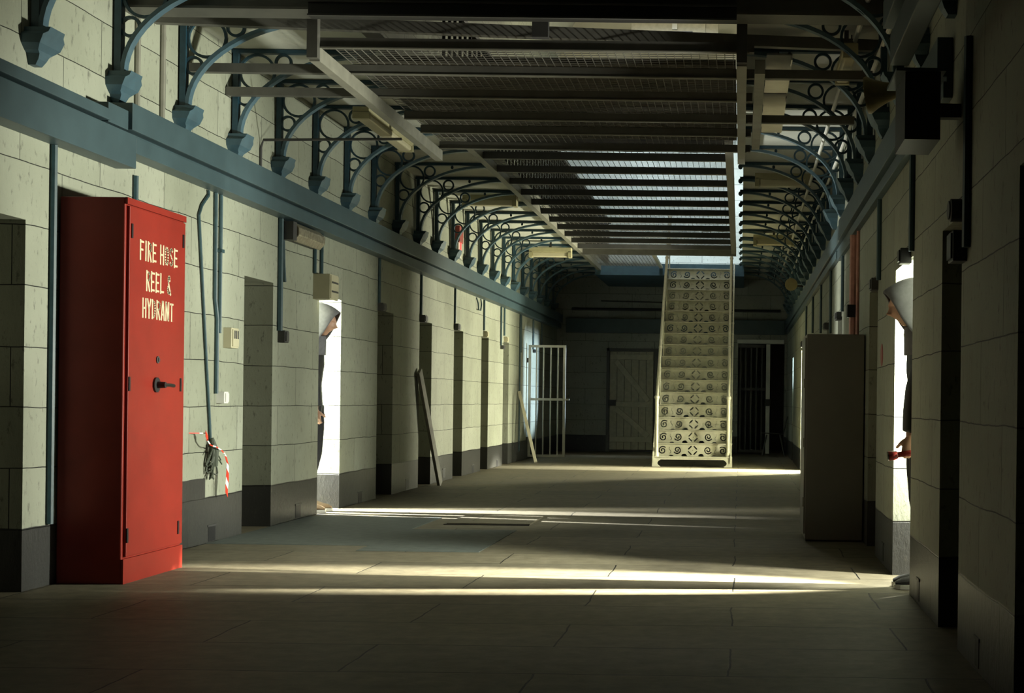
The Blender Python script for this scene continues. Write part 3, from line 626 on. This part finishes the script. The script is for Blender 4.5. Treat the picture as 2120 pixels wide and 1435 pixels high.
# galvanised sheets beside the platform
for ya, yb, lab in ((9.86, 10.85, 'shiny galvanised sheet panel beside the mesh platform, nearer of two'), (11.1, 12.45, 'shiny galvanised sheet panel beside the mesh platform, farther of two')):
    rt = empty('sheet_panel', (.15, ya, 3.37), lab, 'panel', 'galvanised sheets beside the platform'); mb = MB(); z = 3.37; rings = []
    for i in range(9):
        t = i/8; yy = ya + (yb - ya)*t; zz = z + .045*max(0, (.35 - t)/.35)**2; rings.append([Vector((.15, yy, zz)), Vector((.325, yy, zz)), Vector((.325, yy, zz + .012)), Vector((.15, yy, zz + .012))])
    mb.loft(rings); mb.build('sheet', M['galv'], rt, smooth=True)
    mb = MB(); mb.box(.318, .327, ya, yb, z + .012, z + .03); mb.build('folded_edge', M['galv'], rt)
    for yy in (ya + .45, yb - .2): MB().box(.235, .245, yy, yy + .01, z + .008, GZ + .003).build('hanger', M['dark'], rt)
# safety mesh at gallery level, with the stair hole
SZ = H + 2.5
sm = empty('safety_mesh', (-2.5, 12.9, SZ), 'long wire mesh floor on dark joists spanning between the two galleries', 'mesh floor')
def bx(nm, m, *a): MB().box(*a).build(nm, m, sm)
bx('side_rail', M['palegrey'], -2.70, -2.63, 12.9, 27.04, SZ - .07, SZ + .02); bx('side_rail', M['grey'], -.18, -.10, 12.9, 24.0, SZ - .07, SZ + .02)
D = 12.95
while D < 24.2:
    bx('joist', M['dark'], -2.63, -.18, D - .03, D + .03, SZ - .07, SZ); D += .85
bx('hole_trimmer', M['grey'], -2.63, -.10, 23.85, 23.95, SZ - .09, SZ + .02); bx('hole_trimmer', M['white'], -1.54, -1.48, 23.95, 27.04, SZ - .02, SZ + .02)
wires(-2.63, -.18, 12.95, 23.9, SZ + .01, .06).build('wire_mesh', M['wire'], sm); wires(-2.63, -1.54, 23.95, 27.0, SZ + .01, .06).build('wire_mesh', M['wire'], sm)
# upper gallery railings
for X, nm, lab in ((-2.72, 'left', 'dark railing of upright bars along the upper left gallery'), (.03, 'right', 'dark railing of upright bars along the upper right gallery')):
    rt = empty('gallery_railing', (X, 13, GZ + .13), lab, 'railing'); MB().box(X - .025, X + .025, 13, 29.7, GZ + 1.05, GZ + 1.1).build('handrail', M['dark'], rt)
    proto = None
    for k in range(66 if nm == 'left' else 34):
        y = 13.1 + (.25 if nm == 'left' else .5)*k
        if proto is None: proto = MB().box(X - .014, X + .014, y - .014, y + .014, GZ + .126, GZ + 1.06).build('baluster', M['black'], rt)
        else: c_ = proto.copy(); C.objects.link(c_); c_.parent = rt; c_.location = (0, y - 13.1, 0)
# white unit hung high at the end of the vault
p = at(1398, 62, 28.6); rt = empty('heater_unit', tuple(p), 'long white boxy unit hung high at the end of the upper vault', 'heater')
MB().box(p.x - .85, p.x + .6, p.y - .2, p.y + .2, p.z - .16, p.z + .12).build('casing', M['wood'], rt); MB().box(p.x + .6, p.x + .85, p.y - .15, p.y + .18, p.z - .16, p.z + .14).build('end_box', M['wood'], rt)
MB().box(p.x - .05, p.x + .05, p.y - .26, p.y - .2, p.z - .05, p.z + .35).build('hanger', M['white'], rt)
MB().box(p.x - .35, p.x + .35, p.y - .215, p.y - .2, p.z - .14, p.z - .08).build('grille_panel', M['dark'], rt)

# ------------------------------------------------------------------ staircase
SX0, SX1, SY0, SR, ST_, SZ0 = -1.41, -.125, 23.3, .209, .2185, .165
st = empty('iron_staircase', ((SX0+SX1)/2, SY0, 0), 'cream cast iron staircase with pierced scroll risers leading up through the mesh', 'staircase')
NS = 17
def spiral(cx, cz, r, a0, turns, dirn, tail=None):
    pts = []
    for i in range(70):
        t = i/69; th = math.radians(a0) + dirn*2*PI*turns*t; rr = r*(1 - .78*t); pts.append((cx + rr*math.cos(th), cz + rr*math.sin(th)))
    return pts
rw, rh = SX1 - SX0 - .10, SR - .018; cs = .0055; nx, nz = int(rw/cs), int(rh/cs)
gx = (np.arange(nx) + .5)*cs; gz = (np.arange(nz) + .5)*cs; GX, GZ_ = np.meshgrid(gx, gz, indexing='ij'); hole = np.zeros_like(GX, bool)
def strokes(pts, w):
    global hole
    for (x, z) in pts: hole |= (GX - x)**2 + (GZ_ - z)**2 < w*w
q_ = .5*rh
for sgn, cx in ((1, .0), (-1, rw)):
    f = lambda x: cx + sgn*x
    a = 60 if sgn > 0 else 120
    strokes(spiral(f(.105), q_ - .005, .066, 50 if sgn > 0 else 130, 1.45, sgn), .0098)
    strokes(spiral(f(.345), q_ + .005, .062, 215 if sgn > 0 else -35, 1.45, sgn), .0098)
    for i in range(40):
        t = i/39; strokes([(f(.225 + .05*math.sin(t*6)*.25), q_ - .05 + .1*t)], .0035)
    hole |= ((GX - f(.455))**2 + (GZ_ + .004)**2 < .045**2); hole |= ((GX - f(.245))**2/3 + (GZ_ + .004)**2 < .022**2)
cxm = rw/2
for sx in (-1, 1):
    for sz in (-1, 1):
        strokes([(cxm + sx*(.025 + .04*i/14), q_ + sz*(.062 - .04*i/14)) for i in range(15)], .0105)
hole |= (GX - cxm)**2 + (GZ_ - q_)**2 < .006**2
hole &= (GX > .02) & (GX < rw - .02)
idx = -np.ones((nx+1, nz+1), int); vs = []; fs = []
def vid(i, j):
    if idx[i, j] < 0: idx[i, j] = len(vs); vs.append((i*cs, 0, j*cs))
    return int(idx[i, j])
for i in range(nx):
    for j in range(nz):
        if not hole[i, j]: fs.append((vid(i, j), vid(i+1, j), vid(i+1, j+1), vid(i, j+1)))
rme = bpy.data.meshes.new('riser'); rme.from_pydata(vs, [], fs); rme.materials.append(M['stair'])
tread0 = None
for k in range(NS):
    y = SY0 + ST_*k; z = SZ0 + SR*k
    t = MB().box(SX0, SX1, y - .03, y + ST_ + .01, z - .018, z).build('tread', M['stair'], st, bevel=.004) if tread0 is None else tread0.copy()
    if tread0 is None: tread0 = t
    else: C.objects.link(t); t.parent = st; t.location = (0, ST_*k, SR*k)
    if k < NS - 1:
        rs = bpy.data.objects.new('riser', rme); C.objects.link(rs); rs.parent = st
        rs.location = Vector((SX0 + .05, y + ST_ - .012, z)) - st.location
        sd = rs.modifiers.new('plate', 'SOLIDIFY'); sd.thickness = .008
for X in (SX0 + .02, SX1 - .02):
    mb = MB(); a = Vector((X, SY0 - .04, 0)); e = ST_*(NS - 1)
    mb.prism([(X - .012, SY0 - .045, SZ0 - .1), (X - .012, SY0 - .045, SZ0 + .02), (X - .012, SY0 + e, SZ0 + SR*(NS-1) + .10), (X - .012, SY0 + e + .1, SZ0 + SR*(NS-1) + .0), (X - .012, SY0 + e + .1, SZ0 + SR*(NS-1) - .24), (X - .012, SY0 + .2, SZ0 - .12)], (.024, 0, 0)); mb.build('stringer', M['stair'], st)
# foot panel with the rounded cut-out
mb = MB(); zt = SZ0 - .018; yA, yB = SY0 - .02, SY0 + .02
outl = [(SX0, 0), (SX0, zt), (SX1, zt), (SX1, 0), (SX1 - .13, 0)] + [(SX1 - .13 - .05*math.sin(PI*i/6) + 0*i - .0, 0 + .11*i/6) for i in range(1, 7)] + [(SX0 + .13 + .05*math.sin(PI*(6-i)/6), .11*(6-i)/6) for i in range(0, 7)]
def strip(x0, x1, zb, zt_): mb.box(x0, x1, yA, yB, zb, zt_)
strip(SX0, SX1, zt - .03, zt)
for i in range(10):
    t0, t1 = i/10, (i+1)/10; w = .085 + .055*(abs(2*(t0 + .05) - 1))**2
    strip(SX0, SX0 + w, (zt - .03)*t0, (zt - .03)*t1); strip(SX1 - w, SX1, (zt - .03)*t0, (zt - .03)*t1)
mb.build('foot_panel', M['stair'], st)
for X in (SX0 + .065, SX1 - .065):
    mb = MB(); hz = .95
    pts = [(X, SY0 + .03, SZ0 + hz)] + [(X, SY0 + .03 + ST_*k, SZ0 + hz + SR*k) for k in (4, 8, 12, 16)]
    mb.tube(pts, .026, 10); mb.build('handrail', M['stair'], st, smooth=True)
    mb = MB(); mb.tube([(X, SY0 + .03, SZ0), (X, SY0 + .03, SZ0 + hz)], .03, 12); mb.ball((X, SY0 + .03, SZ0 + hz), .042); mb.lathe((X, SY0 + .03, SZ0), (0, 0, 1), [(0, .045), (.05, .042), (.07, .03)], 12); mb.build('newel_post', M['stair'], st, smooth=True)
    for k in (4, 8, 12, 16):
        mb = MB(); y, z = SY0 + .03 + ST_*k, SZ0 + SR*k; mb.tube([(X, y, z - .01), (X, y, z + hz)], .013, 8); mb.ball((X, y, z + hz), .034); mb.build('baluster', M['stair'], st, smooth=True)

# ------------------------------------------------------------------ end of the corridor
# timber door with a Z of braces
x0, x1 = -2.69, -1.79; z1 = 2.06
td = empty('timber_door', (x0, YE, 0), 'cream ledged timber door with diagonal braces in the end wall', 'door')
mb = MB()
for i in range(6):
    w = (x1 - x0)/6; mb.box(x0 + i*w + .004, x0 + (i+1)*w - .004, YE - .05, YE - .012, .05, z1)
mb.build('boards', M['board'], td, bevel=.003)
def brace(a, b, w=.11): MB().bar((a[0], YE - .066, a[1]), (b[0], YE - .066, b[1]), w, .032, up=(0, 1, 0)).build('brace', M['wood'], td, bevel=.004)
def ledge(z): MB().box(x0 + .01, x1 - .01, YE - .075, YE - .05, z - .055, z + .055).build('ledge', M['wood'], td, bevel=.004)
ledge(1.95); ledge(.98); ledge(.26); brace((x0 + .12, 1.87), (x1 - .1, 1.05)); brace((x0 + .12, .90), (x1 - .1, .33))
MB().box(x0 - .02, x0 + .13, YE - .105, YE - .05, .95, 1.07).build('lock', M['black'], td)
mb = MB(); mb.box(x0 - .07, x0 - .01, YE - .035, YE + .003, 0, z1 + .07); mb.box(x1 + .01, x1 + .09, YE - .06, YE + .003, 0, z1 + .07); mb.box(x0 - .07, x1 + .09, YE - .035, YE + .003, z1 + .015, z1 + .07); mb.build('frame', M['dark'], td)
# barred gate standing open from the left wall
GD = 25.66; gx0, gx1 = XL + .03, -3.10
gt = empty('barred_gate', (gx0, GD, 0), 'pale steel barred gate standing open at the far left', 'gate')
mb = MB(); mb.box(gx0, gx0 + .045, GD - .02, GD + .02, .04, 2.02); mb.box(gx1 - .045, gx1, GD - .02, GD + .02, .04, 2.02)
for z in (2.0, 1.06, .06): mb.box(gx0, gx1, GD - .018, GD + .018, z - .022, z + .022)
mb.build('frame', M['gate'], gt)
for i in range(4):
    X = gx0 + .14 + i*.128; mb = MB(); mb.tube([(X, GD, .06), (X, GD, 2.0)], .012, 8); mb.build('bar', M['gate'], gt, smooth=True)
MB().box(gx1 - .01, gx1 + .07, GD - .012, GD + .012, 1.045, 1.075).build('latch', M['gate'], gt)
for z in (.35, 1.75): MB().box(XL - .004, gx0 + .02, GD - .015, GD + .015, z - .04, z + .04).build('hinge', M['dark'], gt)
# leaning timbers
def lean(name, x, y, ytop_x, ytop_y, w, t, m, label):
    b = on_floor(x, y, .012); a = on_x(ytop_x, ytop_y, XL + .035); mb = MB(); mb.bar(b, a, w, t, up=(1, .0, 0)); return tag(mb.build(name, m, bevel=.004), label, 'timber')
lean('plank', 911, 1003, 868, 768, .15, .035, M['plank'], 'broad grey plank leaning against the left wall between doorways')
lean('pole', 1109, 957, 1075, 811, .05, .05, M['pole'], 'thin pale pole leaning against the left wall beside the barred gate')
# barred door and chair in the dark at the right
r = empty('barred_door', (-.05, YE + .06, 0), 'dark barred door behind the foot of the staircase in the end wall', 'door')
for i in range(5): MB().box(-.02 + i*.11, .005 + i*.11, YE + .05, YE + .075, .05, 2.2).build('bar', M['dark'], r)
mb = MB(); mb.box(-.05, .5, YE + .04, YE + .085, 2.18, 2.24); mb.box(-.05, .5, YE + .04, YE + .085, .02, .07); mb.box(-.05, .5, YE + .04, YE + .085, 1.3, 1.35); mb.build('frame', M['dark'], r)
MB().box(.52, .60, YE + .02, YE + .1, .0, 2.25).build('post', M['white'], r); MB().box(.5, .62, YE - .0, YE + .02, .98, 1.12).build('lock', M['black'], r)
cc = Vector((.66, 28.75, 0)); ch = empty('stacking_chair', tuple(cc), 'dark plastic chair on thin metal legs in the dim far right corner', 'chair')
mb = MB(); rings = []
for i in range(9):
    t = i/8; z = .42 + .02*math.cos(t*PI) if t < .5 else .42 + (t - .5)*.72; x = (-.24 + .44*t*2) if t < .5 else (.20 + (t - .5)*.16)
    nrm = Vector((0, 0, 1)) if t < .5 else Vector((-1, 0, .2)); wd = .21 - .03*abs(2*t - 1)
    rings.append([cc + Vector((x, -wd, z)), cc + Vector((x, wd, z)), cc + Vector((x, wd, z)) + nrm*.012, cc + Vector((x, -wd, z)) + nrm*.012])
mb.loft(rings); mb.build('shell', M['black'], ch, smooth=True)
for sx in (-1, 1):
    for sy in (-1, 1):
        mb = MB(); mb.tube([cc + Vector((sx*.13, sy*.15, .41)), cc + Vector((sx*.22, sy*.19, 0.0))], .011, 8); mb.build('leg', M['dark'], ch, smooth=True)
# floor hatch
a, b = on_floor(925, 1086), on_floor(1090, 1092); c_, d_ = on_floor(937, 1069), on_floor(1105, 1078)
hp = MB(); hp.box(a.x, b.x, a.y + .0, c_.y, .0, .012); hr = empty('floor_hatch', (a.x, a.y, 0), 'thin flat hatch cover set in the floor in the left light streak', 'hatch')
hp.build('cover', M['floor'], hr); fr = MB(); fr.box(a.x - .02, b.x, a.y - .035, a.y - .003, 0, .006); fr.box(a.x - .02, a.x - .004, a.y - .03, c_.y, 0, .006); fr.build('frame', M['black'], hr)

# ------------------------------------------------------------------ people
def remesh(o, v, it=3):
    r = o.modifiers.new('join', 'REMESH'); r.mode = 'VOXEL'; r.voxel_size = v; r.use_smooth_shade = True
    s_ = o.modifiers.new('soft', 'SMOOTH'); s_.factor = .5; s_.iterations = it
def person(X, Y, fw, sc, label, hold, shoe_m, lat=1, st_=.095):
    """fw = +1 faces +X, -1 faces -X; everything in metres for a 1.78 m figure, scaled by sc"""
    rt = empty('person', (X, Y, 0), label, 'person')
    T = lambda f, l, z: Vector((X + fw*(f - .05*min(1, max(0, (1.54 - z)/.12)))*sc, Y + l*lat*sc, z*sc))
    S = lambda v: v*sc
    def ring(f, z, rf, rl, l=0, n=16, tilt=0): return [T(f + rf*math.cos(2*PI*i/n), l + rl*math.sin(2*PI*i/n), z + tilt*math.cos(2*PI*i/n)) for i in range(n)]
    # ---- body: trunk, neck, head, limbs and hands in one continuous surface
    b = MB()
    b.loft([ring(.04, .86, .10, .15), ring(.04, .95, .115, .165), ring(.03, 1.1, .10, .14), ring(.04, 1.25, .115, .16), ring(.05, 1.38, .11, .175), ring(.05, 1.45, .075, .12), ring(.06, 1.49, .055, .058), ring(.085, 1.56, .055, .055)])
    hc = (.135, 1.615); tl = math.radians(16)
    vs = []; n, k = 32, 24
    for i in range(k+1):
        ph = -PI/2 + PI*i/k
        for j in range(n):
            th = 2*PI*j/n; f, l, z = math.cos(ph)*math.cos(th), math.cos(ph)*math.sin(th), math.sin(ph)
            rf = .098 if f > 0 else .108; x, y, zz = f*rf, l*.076*(1 - .18*max(0, -z)), z*.122
            g = lambda cz, w, cl, wl: math.exp(-((z - cz)/w)**2 - ((l - cl)/wl)**2) if f > 0 else 0
            x += .034*g(-.16, .13, 0, .16) + .016*g(.06, .22, 0, .14)          # nose tip and bridge
            x -= .014*(g(.12, .12, .36, .2) + g(.12, .12, -.36, .2))             # eye sockets
            x += .008*(g(.30, .12, .3, .4) + g(.30, .12, -.3, .4))               # brow
            x += .011*(g(-.43, .055, 0, .3) + g(-.55, .06, 0, .28)) - .006*g(-.49, .03, 0, .3)   # lips
            x += .020*g(-.80, .14, 0, .32) - .006*g(-.64, .07, 0, .3)            # chin
            xr, zr = x*math.cos(tl) + zz*math.sin(tl), -x*math.sin(tl) + zz*math.cos(tl)
            vs.append(T(hc[0] + xr, y, hc[1] + zr))
    b.add(vs, [(i*n+j, i*n+(j+1) % n, (i+1)*n+(j+1) % n, (i+1)*n+j) for i in range(k) for j in range(n)])
    for sd in (-1, 1): b.ball(T(hc[0] - .01, sd*.078, hc[1] - .0), S(.022), S(.01), S(.034))   # ears
    arms = {}
    for sd in (-1, 1):
        if sd == hold[0]: el, wr = (.155, sd*.225, 1.13), (.185, sd*.205, .875)
        else: el, wr = (-.02, sd*.24, 1.12), (.07, sd*.22, .87)
        sh = (.06, sd*.17, 1.395); arms[sd] = (sh, el, wr)
        b.tube([T(*sh), T(*[.5*(p + q) for p, q in zip(sh, el)]), T(*el), T(*[.5*(p + q) for p, q in zip(el, wr)]), T(*wr)], 0, 12, radii=[S(v) for v in (.055, .047, .04, .037, .027)])
        # hand: palm, four bent fingers of unequal length, thumb from the side of the palm
        d = (T(*wr) - T(*el)).normalized(); fwd = Vector((fw, 0, 0)); fwd = (fwd - d*fwd.dot(d)).normalized(); side = d.cross(fwd)
        W_ = T(*wr); palm = []
        for t, hw, ht in ((0, .024, .02), (.03, .034, .017), (.065, .041, .016), (.088, .039, .013)):
            c = W_ + d*S(t); palm.append([c + fwd*S(hw)*math.cos(2*PI*i/10) + side*S(ht)*math.sin(2*PI*i/10) for i in range(10)])
        b.loft(palm)
        curl = 1.0 if sd == hold[0] else .45; inn = side if side.dot(Vector((0, Y - T(*wr).y, 0))) > 0 else -side
        for q, (off, ln) in enumerate(((.030, .068), (.010, .078), (-.010, .072), (-.029, .056))):
            p = W_ + d*S(.082) + fwd*S(off); pts = [p]; ang = .25*curl
            for seg in (.45, .32, .23):
                p = p + (d*math.cos(ang) + inn*math.sin(ang))*S(ln*seg); pts.append(p); ang += .75*curl
            b.tube(pts, 0, 8, radii=[S(v) for v in (.0095, .009, .008, .0065)]); b.ball(pts[-1], S(.0066), n=8, k=6)
        p = W_ + d*S(.03) + fwd*S(.028); pts = [p, p + (d*.6 + fwd*.55 + inn*.3)*S(.035), p + (d*.75 + fwd*.5 + inn*.62)*S(.065)]
        b.tube(pts, 0, 8, radii=[S(v) for v in (.0125, .0105, .0085)]); b.ball(pts[-1], S(.0085), n=8, k=6)
    legs = {}
    for sd in (-1, 1):
        hp_, kn, an = (.07, sd*.085, .93), (.085, sd*st_, .50), (.02, sd*st_, .085); legs[sd] = (hp_, kn, an)
        b.tube([T(*hp_), T(*[.5*(p + q) for p, q in zip(hp_, kn)]), T(*kn), T(kn[0] - .03, kn[1], .36), T(*an)], 0, 12, radii=[S(v) for v in (.088, .075, .055, .055, .037)])
        b.tube([T(.02, sd*st_, .06), T(.1, sd*(st_ + .004), .05), T(.19, sd*(st_ + .006), .035)], 0, 10, radii=[S(v) for v in (.035, .035, .025)])
    o = b.build('body', M['skin'], rt, smooth=True); remesh(o, .0055*sc, 2)
    # ---- clothing
    j = MB(); j.loft([ring(.04, .82, .135, .20), ring(.04, .90, .14, .205), ring(.04, 1.08, .13, .175), ring(.05, 1.25, .142, .19), ring(.055, 1.38, .13, .20), ring(.05, 1.46, .10, .14), ring(.06, 1.52, .085, .09)])
    for sd in (-1, 1):
        sh, el, wr = arms[sd]
        j.tube([T(sh[0], sh[1]*.9, sh[2]), T(*[.5*(p + q) for p, q in zip(sh, el)]), T(*el), T(*[.5*(p + q) for p, q in zip(el, wr)]), T(*[p*.07 + q*.93 for p, q in zip(el, wr)])], 0, 14, radii=[S(v) for v in (.085, .074, .067, .062, .05)])
    o = j.build('jacket', M['jacket'], rt, smooth=True); remesh(o, .011*sc, 3)
    p_ = MB(); p_.loft([ring(.05, .80, .11, .16), ring(.045, .90, .125, .18), ring(.04, .98, .125, .175)])
    for sd in (-1, 1):
        hp_, kn, an = legs[sd]
        p_.tube([T(hp_[0], hp_[1], .90), T(.085, sd*(st_*.5 + .04), .7), T(*kn), T(.04, sd*st_, .3), T(.02, sd*st_, .07)], 0, 14, radii=[S(v) for v in (.105, .092, .075, .07, .066)])
    o = p_.build('trousers', M['denim'], rt, smooth=True); remesh(o, .011*sc, 3)
    for sd in (-1, 1):
        s_ = MB(); s_.loft([[T(f + .04, sd*(st_ + .004) + wl*math.sin(2*PI*i/12)*(1), max(.024, .024 + hgt*(.5 + .5*math.cos(2*PI*i/12)))) for i in range(12)] for f, wl, hgt in ((-.085, .02, .05), (-.06, .038, .085), (-.01, .042, .095), (.05, .046, .075), (.12, .05, .05), (.17, .042, .038), (.205, .015, .02))])
        o = s_.build('shoe', shoe_m, rt, smooth=True)
        s_ = MB(); s_.loft([[T(f + .04, sd*(st_ + .004) + wl*c, z) for c, z in ((-1, 0.002), (1, 0.002), (1, .026), (-1, .026))] for f, wl in ((-.09, .03), (-.05, .042), (.05, .046), (.13, .052), (.18, .042), (.212, .016))]); s_.build('sole', M['sole'], o)
    # hood: arches from the back of the head to the pointed brim
    hd = MB(); rings = []
    for f, zt, w, zb in ((-.07, 1.58, .05, 1.42), (-.045, 1.69, .095, 1.38), (.01, 1.755, .118, 1.36), (.07, 1.775, .118, 1.37), (.11, 1.771, .116, 1.395), (.15, 1.762, .112, 1.44), (.18, 1.750, .106, 1.51), (.208, 1.736, .095, 1.585), (.232, 1.72, .078, 1.635), (.254, 1.704, .05, 1.668), (.27, 1.692, .02, 1.684)):
        r_ = []
        for i in range(17):
            th = PI*i/16; c, s_ = math.cos(th), math.sin(th)
            r_.append(T(f, w*(abs(c)**.8)*(1 if c > 0 else -1), zb + (zt - zb)*s_**.7))
        rings.append(r_)
    n = 17; vs = [p for r_ in rings for p in r_]; fs = [(i*n+jj, i*n+jj+1, (i+1)*n+jj+1, (i+1)*n+jj) for i in range(len(rings)-1) for jj in range(n-1)]
    hd.add(vs, fs); o = hd.build('hood', M['hood'], rt, smooth=True)
    sb = o.modifiers.new('fold', 'SUBSURF'); sb.levels = sb.render_levels = 1
    so = o.modifiers.new('cloth', 'SOLIDIFY'); so.thickness = .008; so.offset = 1
    cl = MB(); cl.loft([ring(.06, 1.33, .145, .16), ring(.065, 1.40, .14, .165), ring(.065, 1.45, .13, .15), ring(.06, 1.49, .115, .125), ring(.05, 1.46, .085, .09)]); cl.build('hood_collar', M['hood'], rt, smooth=True)
    return T(*arms[hold[0]][2])
DPR = 8.30; DPL = 13.27
wr_ = person(1.087, DPR, -1, 1.0, 'person in grey pointed hood and black jacket at the right doorway holding a red torch', (-1,), M['shoeb'], st_=.056)
person(-3.975, DPL, 1, 1.08, 'person in grey hood and dark jacket standing head bowed in the left doorway', (-1,), M['shoe'])
# torch held in the right person's near hand
t0 = at(1838, 945, wr_.y); t1 = at(1885, 938, wr_.y); d = (t1 - t0).normalized()
tr = empty('torch', tuple(t0), 'red metal torch held out by the right hooded person', 'torch'); mb = MB()
mb.lathe(t0, d, [(0, .024), (.006, .0265), (.03, .0265), (.05, .022), (.056, .0165)], 18); mb.build('torch_head', M['red'], tr, smooth=True)
mb = MB(); mb.lathe(t0 + d*.054, d, [(0, .0155), (.03, .0155), (.032, .0165), (.1, .0165), (.102, .015), (.12, .0155)], 16); mb.build('torch_body', M['red'], tr, smooth=True)
mb = MB(); mb.lathe(t0 - d*.001, d, [(0, .0215), (.004, .0215)], 16); mb.build('torch_lens', M['lens'], tr)
mb = MB(); mb.lathe(t0 - d*.002, d, [(0, .0265), (.006, .0268)], 16); mb.build('torch_bezel', M['chrome'], tr)

# ------------------------------------------------------------------ light
def light(kind, name, loc, energy, col=(1, 1, 1), target=None, radius=.05, size=1, size_y=None, spot=2.2, blend=.15, spread=None):
    ld = bpy.data.lights.new(name, kind); ld.energy = energy; ld.color = col
    if kind in ('POINT', 'SPOT'): ld.shadow_soft_size = radius
    if kind == 'SPOT': ld.spot_size = spot; ld.spot_blend = blend
    if kind == 'AREA':
        ld.shape = 'RECTANGLE'; ld.size = size; ld.size_y = size_y or size
        if spread: ld.spread = spread
    o = bpy.data.objects.new(name, ld); C.objects.link(o); o.location = loc
    if target is not None: o.rotation_euler = (Vector(target) - Vector(loc)).to_track_quat('-Z', 'Y').to_euler()
    return o
WARM = (1, .95, .72); COOL = (.90, .96, 1); BLUE = (.72, .86, 1)
# right cell: a lamp deep in the cell aimed down at the threshold (floor streaks) and one near the doorway (soft spill on the left wall)
light('SPOT', 'cell_lamp', (3.95, 8.32, 1.35), 38000, (1, .96, .80), (-.9, 8.40, .0), .04, spot=math.radians(15), blend=.6)
light('SPOT', 'cell_lamp', (1.47, 8.63, 1.40), 1150, (.97, 1, .84), (-3.79, 9.55, 1.1), .08, spot=math.radians(68), blend=.6)
light('POINT', 'cell_lamp', (1.50, 8.66, 1.25), 420, (1, 1, .88), radius=.06)  # extra fill added to whiten the door reveal
# left cell
light('SPOT', 'cell_lamp', (-6.8, 13.75, 1.45), 18000, (.96, .98, 1), (-2.6, 13.1, .0), .04, spot=math.radians(18), blend=.5)
light('POINT', 'cell_lamp', (-4.75, 13.55, 1.3), 1300, (.98, 1, .92), radius=.08)
# unseen cell lamp behind the locker, added to brighten the left wall
light('SPOT', 'cell_lamp', (1.56, 12.2, 1.5), 560, (.97, 1, .86), (-3.79, 12.7, 1.6), .08, spot=math.radians(64), blend=.5)
# far right cells
light('POINT', 'cell_lamp', (1.75, 22.35, 1.2), 2000, (1, .98, .74), radius=.10)
light('POINT', 'cell_lamp', (2.5, 21.3, .8), 520, (1, .98, .74), radius=.15)
light('SPOT', 'cell_lamp', (4.2, 22.05, 1.25), 24000, (1, .97, .78), (-.6, 22.35, .0), .05, spot=math.radians(15), blend=.6)
light('SPOT', 'cell_lamp', (3.4, 26.2, 1.7), 5500, (.62, .80, 1), (-3.79, 26.2, 1.75), .10, spot=math.radians(23), blend=.3)
# daylight high up at the end of the vault
light('AREA', 'skylight', (-1.4, 26.2, 8.2), 260, BLUE, (-1.4, 29.8, 4.4), size=2.0, size_y=1.2, spread=1.5)
light('POINT', 'vault_fill', (-1.4, 24.5, 8.0), 150, (1, .93, .72), radius=.2)  # warm fill light added to brighten the vault

w = bpy.data.worlds.new('night'); bpy.context.scene.world = w; w.use_nodes = True
w.node_tree.nodes['Background'].inputs[0].default_value = (.01, .012, .012, 1); w.node_tree.nodes['Background'].inputs[1].default_value = 0.3
bpy.context.scene.cycles.diffuse_bounces = 2
vs_ = bpy.context.scene.view_settings
vs_.view_transform = 'Standard'; vs_.look = 'None'; vs_.exposure = 0.22; vs_.gamma = 1.0; vs_.use_curve_mapping = False
